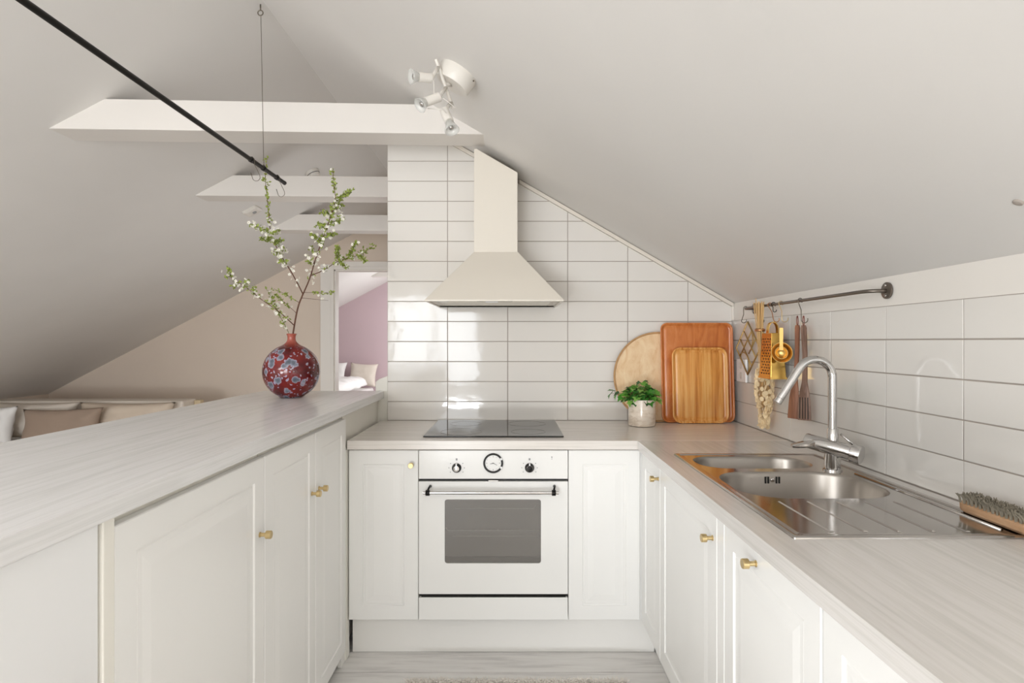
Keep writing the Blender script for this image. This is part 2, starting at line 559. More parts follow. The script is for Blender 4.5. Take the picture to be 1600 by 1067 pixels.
# floor: painted boards running across, one object per board in the kitchen
fl = struct('floor', G().box(XL, XR + .1, YR, YP, -0.1, -0.012), 'grout')
rnd = random.Random(3)
board_w = 0.142
y = 2.43 + 0.137 - board_w * 18
me_board = None
for k in range(19):
    g = G().box(-0.98, 0.86, 0.0015, board_w - 0.0015, -0.012, 0.0)
    o = link('floor_board', g, 'floorboard', fl, bevel=0.0015)
    o.location = (0.0, y + k * board_w, rnd.uniform(-0.0008, 0))
g = G()
for k in range(-24, 64):
    yy = y + k * board_w
    if k < 0 or k >= 19:
        g.box(XL, XR, yy + .0015, yy + board_w - .0015, -0.012, -0.001)
    else:
        g.box(XL, -0.981, yy + .0015, yy + board_w - .0015, -0.012, -0.001)
far = link('distant_floor_boards', g, 'floorboard', fl)
far['kind'] = 'stuff'

# tiles
TW, TH, GAP, TD = 0.3022, 0.1006, 0.0034, 0.002
def tile_geo(poly, depth=TD):
    """poly in (u, v); returns pillow-edged tile: back at w=0, face at w=-depth"""
    n = len(poly)
    cx = sum(p[0] for p in poly) / n
    cy = sum(p[1] for p in poly) / n
    def inset(d):
        out = []
        for i in range(n):
            p0, p1, p2 = Vector(poly[i - 1]), Vector(poly[i]), Vector(poly[(i + 1) % n])
            a, c_ = (p1 - p0).normalized(), (p2 - p1).normalized()
            na, nc = Vector((-a.y, a.x)), Vector((-c_.y, c_.x))
            k = na + nc
            kk = max(0.25, k.length_squared / 2)
            out.append(p1 + k * (d / kk))
        return out
    return [(poly, 0.0), (poly, -(depth - .0008)), ([tuple(q) for q in inset(0.0010)], -depth)]

def clip(poly, f):
    out = []
    for i in range(len(poly)):
        a, c_ = poly[i - 1], poly[i]
        fa, fc = f(a), f(c_)
        if (fa >= 0) != (fc >= 0):
            t = fa / (fa - fc)
            out.append((a[0] + (c_[0] - a[0]) * t, a[1] + (c_[1] - a[1]) * t))
        if fc >= 0:
            out.append(c_)
    return out

def clean(poly):
    out = []
    for p in poly:
        if not out or (Vector(p) - Vector(out[-1])).length > 0.004:
            out.append(p)
    if len(out) > 2 and (Vector(out[0]) - Vector(out[-1])).length < 0.004:
        out.pop()
    return out

cols = [-0.6255, -0.3235, -0.0210, 0.2800, 0.5815, 0.8835, 1.1055]
rows = [CT + 0.0005] + [0.974 + TH * k for k in range(16)]
shared = {}
for i in range(6):
    for j in range(len(rows) - 1):
        u0, u1, v0, v1 = cols[i] + GAP / 2, cols[i + 1] - GAP / 2, rows[j] + GAP / 2, rows[j + 1] - GAP / 2
        full = [(u0, v0), (u1, v0), (u1, v1), (u0, v1)]
        # roof trim 14 mm deep closes the tiling
        pl = clean(clip(full, lambda p: zr(p[0]) - 0.024 - p[1]))
        if len(pl) < 3:
            continue
        ar = abs(sum(pl[k - 1][0] * pl[k][1] - pl[k][0] * pl[k - 1][1] for k in range(len(pl)))) / 2
        if ar < 0.0004:
            continue
        jig = random.Random(i * 31 + j)
        key = (round(u1 - u0, 3), round(v1 - v0, 3)) if len(pl) == 4 and ar > 0.99 * (u1 - u0) * (v1 - v0) else None
        if key and key in shared:
            o = bpy.data.objects.new('tile', shared[key])
            C.objects.link(o)
            o.parent = wbo
        else:
            g = G()
            lp = [(p[0] - u0, p[1] - v0) for p in pl]
            g.loops([[(p[0], w, p[1]) for p in l] for l, w in tile_geo(lp)])
            o = link('tile', g, 'tile', wbo)
            if key:
                shared[key] = o.data
        o.location = (u0, YB + 0.0039, v0)
        o.rotation_euler = (jig.uniform(-.004, .004), 0, jig.uniform(-.002, .002))
rrows = [CT + 0.0005, 0.983, 1.0825, 1.182, 1.2818, ZT]
shared = {}
for i in range(11):
    yb = YB - 0.002 - i * TW
    for j in range(5):
        v0, v1 = rrows[j] + GAP / 2, rrows[j + 1] - GAP / 2
        L = TW - GAP
        key = round(v1 - v0, 3)
        if key in shared:
            o = bpy.data.objects.new('tile', shared[key])
            C.objects.link(o)
            o.parent = wr
        else:
            g = G()
            h = v1 - v0
            g.loops([[(w, -p[0], p[1]) for p in l] for l, w in tile_geo([(0, 0), (L, 0), (L, h), (0, h)])])
            o = link('tile', g, 'tile', wr)
            shared[key] = o.data
        jig = random.Random(i * 17 + j)
        o.location = (XR + 0.0035, yb - GAP / 2, v0)
        o.rotation_euler = (0, jig.uniform(-.004, .004), jig.uniform(-.003, .003))

# trims
g = G()
for x0, x1 in ((-0.62, -0.182), (0.036, XR)):
    g.prism([(x0, zr(x0) - 0.023), (x1, zr(x1) - 0.023), (x1, zr(x1) - 0.003), (x0, zr(x0) - 0.003)],
            lambda p: (p[0], YB - 0.012, p[1]), lambda p: (p[0], YB + 0.003, p[1]))
struct('trim_1', g, 'hood', bevel=0.002)
struct('trim_2', G().box(XR - 0.006, XR + 0.003, YB - 0.006, YB + 0.003, ZT, zr(XR) - 0.004), 'wallwhite')
# door casing
g = G()
cx0 = DX0 - 0.142
g.box(cx0, DX0 + 0.0, YF - 0.02, YF, 0, DZ + 0.055)
g.box(DX0 - 0.035, DX0, YF - 0.03, YF - 0.02, 0, DZ + 0.03)
g.box(DX0, -0.63, YF - 0.02, YF, DZ, DZ + 0.085)
g.box(DX0, -0.63, YF - 0.03, YF - 0.02, DZ, DZ + 0.03)
struct('door_1', g, 'wallwhite', bevel=0.002)
g = G()
g.box(DX0, DX0 + 0.012, YF - 0.004, YF + 0.11, 0, DZ)
g.box(DX0, DX1, YF - 0.004, YF + 0.11, DZ - 0.012, DZ)
struct('trim_3', g, 'wallwhite')
# tie beams
def beam(yf, name='ceiling_beam', zb=None, tilt=0.026, left_only=False, label=''):
    zb = EYE + 0.933
    h, d = 0.131, 0.16
    xl = lambda z: RX + (z - RZ) / SL
    xr = lambda z: RX + (RZ - z) / SR
    zt = zb + h
    zrb, zrt = zb - tilt, zt - tilt
    if left_only:
        xr0 = xr1 = -0.63
        zrb, zrt = zb - tilt * .55, zt - tilt * .55
    else:
        xr0, xr1 = xr(zrb) + .0, xr(zrt)
    g = G()
    e = 0.02
    g.loops([[(xl(zb) - e, y, zb - e * SL * 0), (xr0 + (0 if left_only else e), y, zrb), (xr1 + (0 if left_only else e), y, zrt), (xl(zt) - e, y, zt)] for y in (yf, yf + d)])
    o = link(name, g, 'beam', bevel=0.003)
    o['kind'] = 'structure'
    o['label'] = label
    return o
beam(2.59, label='nearest white tie beam in front of the range hood')
beam(3.78, tilt=.02, left_only=True, label='second white tie beam behind the tiled wall')
beam(4.94, tilt=.02, left_only=True, label='third white tie beam nearest the bedroom doorway')
beam(8.47, left_only=True, label='white tie beam inside the bedroom')

# low post closing the bar against the tiled wall
g = G().prism([(-0.69, 0), (-0.628, 0), (-0.628, 1.102), (-0.672, 1.086), (-0.69, 1.072)], lambda p: (p[0], 2.990, p[1]), lambda p: (p[0], 3.085, p[1]))
struct('trim_4', g, 'cabside', bevel=0.002)


# ------------------------------------------------------------------ cabinets
def door_geo(w, h, t=0.018, st=0.057, flat=False):
    """door in local x (0..w), z (0..h), face towards -y at y=-t"""
    g = G()
    def loop(i, d):
        return [(i, d, i), (w - i, d, i), (w - i, d, h - i), (i, d, h - i)]
    ls = [loop(0, 0), loop(0, -t + .002), loop(0.002, -t)]
    if not flat:
        ls += [loop(st, -t), loop(st + .002, -t + .0045), loop(st + .006, -t + .0045), loop(st + .009, -t + .0030), loop(st + .020, -t + .0030), loop(st + .044, -t + .0006), loop(st + .046, -t + .0006)]
    g.loops(ls)
    return g


def knob(parent, pos, ax):
    g = G()
    a = Vector(ax)
    g.lathe([(0.0072, 0), (0.0072, .002), (0.0052, .003), (0.0052, .0155), (0.0098, .0165), (0.0108, .0175), (0.0108, .0295), (0.0098, .0305)], 16, pos, a)
    o = link('knob', g, 'brassmat', parent, smooth=True, auto=True)
    return o


def cabinet(name, label, body, doors, loc, face, group=None, cat='cabinet', dh=None):
    """body: world box; doors: list of (a0, a1, z0, z1, knob(a, z) or None); face: ('-x', X) etc."""
    t = thing(name, label, cat, loc, group)
    W('body', G().box(*body), 'cabside', t)
    for a0, a1, z0, z1, kn in doors:
        g = door_geo(a1 - a0, z1 - z0, st=min(0.057, (a1 - a0) * .22))
        kind, c = face
        if kind == '-y':
            fn = lambda p: (a0 + p[0], c + 0.018 + p[1], z0 + p[2])
            ax = (0, -1, 0)
        elif kind == '-x':
            fn = lambda p: (c + 0.018 + p[1], a0 + p[0], z0 + p[2])
            ax = (-1, 0, 0)
        else:
            fn = lambda p: (c - 0.018 - p[1], a0 + p[0], z0 + p[2])
            ax = (1, 0, 0)
        g.v = [fn(p) for p in g.v]
        d = W('door', g, 'cab', t)
        if kn:
            if kind == '-y':
                p = (kn[0], c, kn[1])
            else:
                p = (c, kn[0], kn[1])
            knob(d, (Vector(p) - Vector(loc)), ax)
    return t


DY = 2.383
cabinet('base_cabinet', 'narrow white panelled cabinet with brass knob left of the oven', (-0.659, -0.3775, DY + 0.019, 2.96, 0.152, 0.842),
        [(-0.658, -0.3780, 0.154, 0.838, (-0.404, 0.781))], (-0.52, DY, 0), ('-y', DY))
cabinet('base_cabinet', 'white panelled cabinet without a knob right of the oven', (0.2285, 0.518, DY + 0.019, 2.96, 0.152, 0.842),
        [(0.2278, 0.5165, 0.154, 0.838, None)], (0.37, DY, 0), ('-y', DY))
RXF = 0.521
def rcab(lbl, y0, y1, kn, grp='white cabinets under the sink worktop'):
    top = 0.842 if y0 > 2.07 or y1 < 1.2 else 0.70
    return cabinet('base_cabinet', lbl, (RXF + 0.019, XR - 0.002, y0 + .001, y1 - .001, 0.152, top), [(y0 + .0015, y1 - .0015, 0.154, 0.838, kn)],
            (0.8, (y0 + y1) / 2, 0), ('-x', RXF), grp)
rcab('narrow white cabinet in the right corner under the worktop, brass knob near its edge', 2.083, 2.374, (2.105, 0.787))
rcab('wide white cabinet under the sink bowls with brass knob by its near edge', 1.504, 2.081, (1.535, 0.766))
rcab('white cabinet below the draining board with a knob centred near the top', 0.997, 1.452, (1.262, 0.802))
rcab('nearest white cabinet at the bottom right under the worktop', 0.395, 0.993, None)
single('filler_strip', G().box(RXF, RXF + 0.03, 1.454, 1.502, 0.154, 0.838), 'cab', 'narrow white filler strip between two right cabinets', 'panel', (RXF + .01, 1.478, 0.154), bevel=.002)

BXF = -0.662
def bcab(lbl, y0, y1, kn):
    return cabinet('bar_cabinet', lbl, (-1.235, BXF - 0.019, y0 + .001, y1 - .001, 0.047, 0.988), [(y0 + .0015, y1 - .0015, 0.047, 0.968, kn)],
                   (-0.95, (y0 + y1) / 2, 0), ('+x', BXF), 'tall white cabinets under the breakfast bar')
bcab('white bar cabinet next to the back worktop, brass knob at its near side', 1.995, 2.358, (2.027, 0.773))
bcab('middle white bar cabinet with brass knob near its far edge', 1.583, 1.993, (1.955, 0.773))
bcab('widest white bar cabinet beside the smooth appliance front, brass knob', 0.984, 1.581, (1.552, 0.769))
single('end_panel', G().box(-1.235, BXF + .002, 0.955, 0.983, 0.0, 0.988), 'cabside', 'thin cream upright panel between appliance and widest bar cabinet', 'panel', (-0.95, 0.97, 0), bevel=.002)
t = thing('undercounter_fridge', 'smooth flush white appliance front under the bar, bottom left', 'appliance', (-0.95, 0.65, 0))
W('body', G().box(-1.235, BXF - 0.024, 0.352, 0.953, 0.0, 0.985), 'fridge', t)
W('door', G().box(BXF - 0.022, BXF - 0.002, 0.352, 0.951, 0.03, 0.985), 'fridge', t, bevel=.004)
# corner under the bar beside the back worktop
t = thing('corner_cabinet', 'cream corner panel between breakfast bar and back worktop', 'cabinet', (-0.95, 2.67, 0))
W('body', G().box(-1.235, -0.677, 2.36, 2.984, 0.047, 0.988), 'cabside', t)
W('filler', G().box(-0.677, -0.662, 2.36, 2.405, 0.002, 0.842), 'cabside', t)
single('filler_strip', G().box(0.5172, 0.5395, DY + .004, DY + .018, 0.154, 0.8425), 'cab', 'thin white filler in the corner right of the oven cabinets', 'panel', (0.528, DY, 0.154))
# plinths
t = thing('plinth', 'white kickboard below the oven along the floor', 'plinth', (-0.04, 2.43, 0))
W('board', G().box(-0.655, 0.585, 2.43, 2.445, 0.001, 0.152), 'plinth', t, bevel=.001)
single('plinth', G().box(0.59, 0.604, -0.3, 2.428, 0.001, 0.151), 'plinth', 'white kickboard recessed under the right-hand cabinets', 'plinth', (0.597, 1.1, 0))
single('plinth', G().box(-0.682, -0.667, 2.31, 2.428, 0.001, 0.046), 'plinth', 'short kickboard stub below the bar in the corner', 'plinth', (-0.675, 2.37, 0))
# worktops
t = thing('breakfast_bar', 'raised pale wood-grain bar top running along the left side', 'worktop', (-0.95, 1.3, 0.99))
W('top', G().box(-1.257, -0.646, -0.40, 2.985, 0.989, 1.0272), 'lamBar', t, bevel=.0025)
W('end_support', G().box(-1.20, -0.70, -0.36, -0.33, 0.0, 0.989), 'cabside', t)
g = G().box(-0.660, XR - 0.002, 2.363, 2.9665, 0.8435, CT)
single('back_worktop', g, 'lamX', 'pale wood-grain worktop along the tiled wall holding the hob', 'worktop', (0.22, 2.66, 0.8435), bevel=.002)
g = G()
x0, x1, y0, y1 = 0.501, XR - 0.002, -0.30, 2.3610
hx0, hx1, hy0, hy1 = 0.582, 1.046, 1.205, 2.052
# one closed mesh with a cut-out for the sink
o_ = [(x0, y0), (x1, y0), (x1, y1), (x0, y1)]
i_ = [(hx0, hy0), (hx1, hy0), (hx1, hy1), (hx0, hy1)]
vs = [(x, y, z) for z in (0.8435, CT) for (x, y) in o_ + i_]
fs = []
for k in range(4):
    j = (k + 1) % 4
    fs += [(k, j, 4 + j, 4 + k), (8 + k, 8 + j, 12 + j, 12 + k), (k, j, 8 + j, 8 + k), (4 + k, 4 + j, 12 + j, 12 + k)]
g.add(vs, fs)
single('sink_worktop', g, 'lamY', 'pale wood-grain worktop on the right holding the steel sink', 'worktop', (0.8, 1.0, 0.8435), bevel=.002)

# ------------------------------------------------------------------ oven
OY = 2.377
t = thing('built_in_oven', 'white built-in oven with clock, two dials and chrome towel-rail handle', 'oven', (-0.0755, 2.45, 0.155))
L0 = t.location
W('housing', G().box(-0.374, 0.2235, OY + 0.02, 2.94, 0.16, 0.838), 'dark', t)
cp = W('control_panel', G().box(-0.3748, 0.2248, OY, OY + 0.019, 0.7235, 0.8385), 'oven', t, bevel=.002)
dr = G()
# door frame with a window opening
wx0, wx1, wz0, wz1 = -0.2705, 0.1165, 0.384, 0.641
fx0, fx1, fz0, fz1 = -0.3748, 0.2248, 0.2606, 0.7130
outer = [(fx0, fz0), (fx1, fz0), (fx1, fz1), (fx0, fz1)]
inner = rrect((wx0 + wx1) / 2, (wz0 + wz1) / 2, wx1 - wx0, wz1 - wz0, 0.010, 4)
# match loop lengths by projecting the inner loop outwards onto the frame
def proj(p):
    cx, cz = (fx0 + fx1) / 2, (fz0 + fz1) / 2
    hx, hz = (fx1 - fx0) / 2, (fz1 - fz0) / 2
    mx_, mz_ = (wx0 + wx1) / 2, (wz0 + wz1) / 2
    u, w = (p[0] - mx_) / ((wx1 - wx0) / 2), (p[1] - mz_) / ((wz1 - wz0) / 2)
    k = max(abs(u), abs(w))
    return (cx + u / k * hx, cz + w / k * hz)
op = [proj(p) for p in inner]
n4 = 5
for q, cnr in enumerate(((fx1, fz1), (fx0, fz1), (fx0, fz0), (fx1, fz0))):
    op[q * n4 + 2] = cnr
dr.loops([[(p[0], OY + 0.02, p[1]) for p in inner], [(p[0], OY + 0.02, p[1]) for p in op], [(p[0], OY + .001, p[1]) for p in op],
          [(p[0], OY + .001, p[1]) for p in inner], [(p[0], OY + .006, p[1]) for p in inner], [(p[0], OY + 0.02, p[1]) for p in inner]], False, False)
od = W('door', dr, 'oven', t)
g = G().prism(inner, lambda p: (p[0], OY + .004, p[1]), lambda p: (p[0], OY + .007, p[1]))
W('window', g, 'ovenglass', od)
g = G().box(wx0 - .02, wx1 + .02, OY + 0.0185, OY + 0.0195, wz0 - .02, wz1 + .02)
M['cavity'] = base('grey_cavity', srgb(150, 146, 141), 0.6)[0]
W('cavity_back', g, 'cavity', od)
M['cavglass'] = base('cavity_shadow_panel', srgb(96, 92, 88), 0.7)[0]
g = G()
zc = 0.513
g.tube([(wx0 + .003, OY + .012, zc + .012), (wx0 + .012, OY + .012, zc), (wx1 - .006, OY + .012, zc)], 0.0020, 6)
for k in range(12):
    xk = wx0 + .04 + k * .029
    g.tube([(xk, OY + .012, zc), (xk, OY + .012, zc + .005)], 0.0016, 5)
g.tube([(wx0 + .04, OY + .013, 0.602), (wx1 - .03, OY + .013, 0.602), (wx1 - .02, OY + .013, 0.615)], 0.0014, 5)
g.tube([(wx0 + .03, OY + .013, 0.490), (wx1 - .01, OY + .013, 0.490)], 0.0012, 5)
M['rackwire'] = base('bright_wire', srgb(236, 232, 226), 0.4, 0.2)[0]
W('rack', g, 'rackwire', od, smooth=True)
W('cavity_floor', G().box(wx0 - .01, wx1 + .01, OY + .009, OY + .018, wz0 - .01, wz0 + .022), 'dark', od)
hz, hy = 0.6785, OY - 0.042
hd = W('handle', G().tube([(-0.351, hy, hz), (0.184, hy, hz)], 0.0068, 14), 'chrome', t, smooth=True, auto=True)
for xx in (-0.333, 0.165):
    g = G()
    g.lathe([(0.0105, -0.008), (0.0115, -0.006), (0.0115, 0.006), (0.0105, 0.008)], 14, (xx, hy, hz), (1, 0, 0))
    g.tube([(xx, hy, hz + .008), (xx + .004, hy + .015, hz + .018), (xx + .005, hy + .034, hz + .019), (xx + .005, OY + .001, hz + .016)], [.0042, .0036, .0036, .006], 10)
    W('handle_bracket', g, 'black', hd, smooth=True)
W('bottom_panel', G().box(-0.3748, 0.2248, OY, OY + 0.019, 0.157, 0.2465), 'oven', t, bevel=.002)
g = G().box(-0.365, 0.216, OY + .004, OY + .02, 0.2475, 0.2595)
W('lower_vent', g, 'black', t)
W('latch', G().box(-0.095, -0.055, OY - .001, OY + .01, 0.7135, 0.7185), 'chrome', t, bevel=.001)
# clock
cc = (-0.0755, 0.7876)
g = G().lathe([(0.0395, 0.0), (0.0400, 0.006), (0.0385, 0.0085), (0.0335, 0.0085), (0.0320, 0.004), (0.032, 0.0)], 40, (cc[0], OY, cc[1]), (0, -1, 0), False, False)
ck = W('clock', g, 'black', t, smooth=True, auto=True)
W('clock_face', G().lathe([(0.0325, 0.0005), (0.0325, 0.003)], 36, (cc[0], OY, cc[1]), (0, -1, 0)), 'oven', ck)
g = G()
def seg(a, r0, r1, w, y_):
    ca, sa = math.sin(a), math.cos(a)
    p0 = Vector((cc[0] + ca * r0, 0, cc[1] + sa * r0))
    p1 = Vector((cc[0] + ca * r1, 0, cc[1] + sa * r1))
    n_ = Vector((sa, 0, -ca)) * w
    g.loops([[tuple(q + Vector((0, yy, 0))) for q in (p0 + n_, p1 + n_ * .5, p1 - n_ * .5, p0 - n_)] for yy in (y_, y_ - .0006)])
for k in range(12):
    seg(math.radians(30 * k), 0.026 if k % 3 else 0.024, 0.029, 0.0005 if k % 3 else 0.0009, OY - .003)
seg(math.radians(118), -0.003, 0.018, 0.0010, OY - .0036)
seg(math.radians(255), -0.003, 0.013, 0.0012, OY - .0042)
W('clock_hands', g, 'inkdark', ck)
for a in (62, 118):
    px = (cc[0] + .0365 * math.sin(math.radians(a)), OY, cc[1] + .0365 * math.cos(math.radians(a)))
    W('clock_button', G().lathe([(0.005, 0), (0.005, .010), (0.004, .0115)], 12, px, (0, -1, 0)), 'plastic', ck, smooth=True, auto=True)
for kx, kz, mt in ((-0.2225, 0.768, 'chrome'), (0.0705, 0.7685, 'black')):
    g = G().lathe([(0.0190, 0), (0.0190, .003), (0.0165, .006), (0.0155, .018), (0.0145, .0195)], 26, (kx, OY, kz), (0, -1, 0))
    k_ = W('dial', g, 'black', t, smooth=True, auto=True)
    W('dial_cap', G().lathe([(0.0118, .0195), (0.0118, .0225), (0.0095, .0232)], 20, (kx, OY, kz), (0, -1, 0)), 'chrome' if mt == 'chrome' else 'black', k_, smooth=True, auto=True)
    W('pointer', G().box(kx - .0026, kx + .0026, OY - .0215, OY - .003, kz + .009, kz + .0192), 'plastic', k_)
    if mt == 'black':
        W('dial_ring', G().lathe([(0.0125, .0195), (0.0125, .0215), (0.0105, .0215), (0.0105, .0195)], 20, (kx, OY, kz), (0, -1, 0), False, False), 'chrome', k_, smooth=True)
    g = G()
    for a in (-125, -90, -52, 52, 90, 125):
        q = math.radians(a)
        px, pz = kx + .031 * math.sin(q), kz + .029 * math.cos(q)
        g.box(px - .0017, px + .0017, OY - .0004, OY + .001, pz - .0017, pz + .0017)
    g.box(kx - .0035, kx + .0035, OY - .0004, OY + .001, kz + .030, kz + .0385)
    o = W('dial_markings', g, 'ink', t)
    o['kind'] = 'stuff'
g = G().box(0.1595, 0.1608, OY - .0004, OY + .001, 0.806, 0.813)
g.box(0.1578, 0.1625, OY - .0004, OY + .001, 0.811, 0.813)
g.box(0.1592, 0.1612, OY - .0004, OY + .001, 0.802, 0.804)
W('symbol', g, 'inkdark', t)

# hob
t = thing('ceramic_hob', 'black glass hob set into the back worktop above the oven', 'hob', (-0.077, 2.69, CT))
W('glass', G().box(-0.368, 0.214, 2.443, 2.948, CT + .0005, CT + .0065), 'hob', t, bevel=.002)
M['hobring'] = base('hob_ring_print', srgb(34, 33, 32), 0.1)[0]
for cx, cy, r in ((-0.22, 2.56, .09), (0.07, 2.56, .075), (-0.22, 2.81, .075), (0.07, 2.81, .09)):
    W('cooking_zone', G().lathe([(r, 0), (r, .0004), (r - .002, .0004), (r - .002, 0)], 40, (cx, cy, CT + .0064), (0, 0, 1), False, False), 'hobring', t)

# ------------------------------------------------------------------ range hood
M['hoodplate'] = paint('pale_grey_filter_plate', srgb(214, 208, 196), 0.4, 0, 10)
t = thing('range_hood', 'cream pyramid range hood with square chimney on the tiled wall', 'range hood', (-0.0757, 2.74, 1.448))
bx0, bx1, by0, by1, bz = -0.374, 0.222, 2.525, 2.961, 1.448
tx0, tx1, ty0, tz = -0.175, 0.0265, 2.72, 1.688
g = G()
R4 = lambda x0, x1, y0, y1, z: [(x0, y0, z), (x1, y0, z), (x1, y1, z), (x0, y1, z)]
g.loops([R4(bx0 + .012, bx1 - .012, by0 + .012, by1, bz + .010), R4(bx0 + .010, bx1 - .010, by0 + .010, by1, bz), R4(bx0, bx1, by0, by1, bz), R4(bx0, bx1, by0, by1, bz + .006), R4(tx0, tx1, ty0, by1, tz)], False, True)
W('canopy', g, 'hood', t, bevel=.002)
g = G()
chx0, chx1, chy0 = tx0, tx1 - .001, ty0 + .001
zc_ = lambda x: zr(x) - 0.042
poly = [(chx0, tz - .002), (chx1, tz - .002), (chx1, zc_(chx1)), (chx0 + .012, zc_(chx0 + .012)), (chx0, zc_(chx0) - .008)]
g.prism(poly, lambda p: (p[0], chy0, p[1]), lambda p: (p[0], by1, p[1]))
W('chimney', g, 'hood', t, bevel=.002)
W('filter_plate', G().box(bx0 + .012, bx1 - .012, by0 + .012, by1, bz + .006, bz + .013), 'hoodplate', t)
g = G()
for k in range(9):
    W('filter_rib', G().box(bx0 + .05, bx1 - .05, by0 + .10 + k * .034, by0 + .104 + k * .034, bz + .004, bz + .0065), 'hoodplate', t)
W('control_strip', G().box(-0.152, 0.002, by0 + .014, by0 + .040, bz + .001, bz + .0085), 'dark', t)
W('slider', G().box(-0.115, -0.062, by0 + .042, by0 + .058, bz - .002, bz + .0085), 'plastic', t)
for xx in (-0.30, 0.15):
    W('lamp_cover', G().lathe([(0.028, 0), (0.028, .005), (0.022, .007)], 20, (xx, by0 + .06, bz + .009), (0, 0, -1)), 'plastic', t, smooth=True, auto=True)


# ------------------------------------------------------------------ sink
t = thing('kitchen_sink', 'stainless steel double sink with grooved draining board', 'sink', (0.812, 1.63, CT))
SX0, SX1, SY0, SY1 = 0.565, 1.062, 1.186, 2.070
b1 = (0.7965, 1.6365, 0.403, 0.307, 0.11)
b2 = (0.7815, 1.9310, 0.367, 0.196, 0.085)
cu = bpy.data.curves.new('sink_plate', 'CURVE')
cu.dimensions = '2D'
cu.fill_mode = 'BOTH'
pz = CT + 0.0030
loops_in = [rrect((SX0 + SX1) / 2, (SY0 + SY1) / 2, SX1 - SX0 - .05, SY1 - SY0 - .05, .012, 3), rrect(*b1, n=12), rrect(*b2, n=12)]
for lp in loops_in:
    sp = cu.splines.new('POLY')
    sp.points.add(len(lp) - 1)
    for q, p in zip(sp.points, lp):
        q.co = (p[0], p[1], 0, 1)
    sp.use_cyclic_u = True
to = bpy.data.objects.new('sink_plate', cu)
C.objects.link(to)
me = bpy.data.meshes.new_from_object(to.evaluated_get(bpy.context.evaluated_depsgraph_get()))
bpy.data.objects.remove(to)
g = G()
g.add([(v_.co.x, v_.co.y, pz) for v_ in me.vertices], [tuple(p.vertices) for p in me.polygons])
def rim(i, z, r):
    return [(p[0], p[1], z) for p in rrect((SX0 + SX1) / 2, (SY0 + SY1) / 2, SX1 - SX0 - 2 * i, SY1 - SY0 - 2 * i, r, 3)]
g.loops([rim(0, CT - .0005, .004), rim(0.0005, CT + .003, .004), rim(0.003, CT + .0052, .006), rim(0.013, CT + .0052, .008), rim(0.017, CT + .0015, .010), rim(0.025, pz, .012)], False, False)
W('drainer_plate', g, 'steel', t, smooth=True, auto=True)
g = G()
g.box(1.002, 1.034, 1.235, 2.0, pz - .0005, pz + .0003)
for k in range(5):
    x = 0.661 + 0.0705 * k
    g2 = G()
    g2.loops([[(x - .006, 1.222, pz - .0004), (x - .003, 1.224, pz + .0022), (x + .003, 1.224, pz + .0022), (x + .006, 1.222, pz - .0004)],
              [(x - .006 - .002, 1.455, pz - .0004), (x - .003 - .002, 1.452, pz + .0022), (x + .003 - .002, 1.452, pz + .0022), (x + .006 - .002, 1.455, pz - .0004)]])
    W('drainer_ridge', g2, 'steel', t)
def channel(x, y0, y1):
    g3 = G()
    g3.tube([(x, y0, pz), (x, y1, pz)], .004, 8)
    return g3
W('drip_edge', channel(1.022, 1.235, 1.76), 'steel', t, smooth=True)
for nm, bb, dep in (('bowl', b1, 0.150), ('bowl', b2, 0.125)):
    g = G()
    cx, cy, w, h, r = bb
    ls = []
    for ins, z in ((0, pz), (.003, pz - .002), (.006, pz - .010), (.010, pz - dep + .030), (.020, pz - dep + .008), (.040, pz - dep)):
        ls.append([(p[0], p[1], z) for p in rrect(cx, cy, w - 2 * ins, h - 2 * ins, max(r - ins, .02), 12)])
    g.loops(ls, False, True)
    bo = W(nm, g, 'steelbowl', t, smooth=True)
    W('drain', G().lathe([(0.045, 0), (0.045, .003), (0.035, .003), (0.030, .001)], 28, (cx, cy, pz - dep + .0005)), 'chrome', bo, smooth=True, auto=True)
    if bb is b1:
        yo = cy + h / 2 - .0085
        for k in (0, 1, 4, 5):
            x = 0.762 + k * .0082
            W('overflow_slot', G().box(x, x + .0045, yo - .001, yo + .004, pz - .034, pz - .014), 'dark', bo)
        W('overflow_screw', G().lathe([(0.006, 0), (0.006, .002), (0.004, .003)], 14, (0.785, yo + .001, pz - .024), (0, -1, 0)), 'chrome', bo, smooth=True)

# faucet
fx, fy = 0.982, 1.812
t = thing('kitchen_faucet', 'chrome kitchen faucet with tall hooked spout behind the sink bowls', 'faucet', (fx, fy, CT + .003))
W('base', G().lathe([(0.027, 0), (0.027, .004), (0.0225, .006), (0.0225, .055)], 28, (fx, fy, CT + .003)), 'chrome', t, smooth=True, auto=True)
A, B = Vector((0.925, 1.862, 0.966)), Vector((1.012, 1.765, 0.944))
ax = (B - A)
bl = ax.length
bdy = W('body', G().lathe([(0.012, -.004), (0.021, 0), (0.0225, .004), (0.0235, bl * .5), (0.0235, bl - .003), (0.022, bl)], 28, A, ax), 'chrome', t, smooth=True, auto=True)
W('cap', G().lathe([(0.0245, bl + .001), (0.0285, bl + .003), (0.0285, bl + .026), (0.0265, bl + .029)], 28, A, ax), 'plastic' if False else 'chrome', bdy, smooth=True, auto=True)
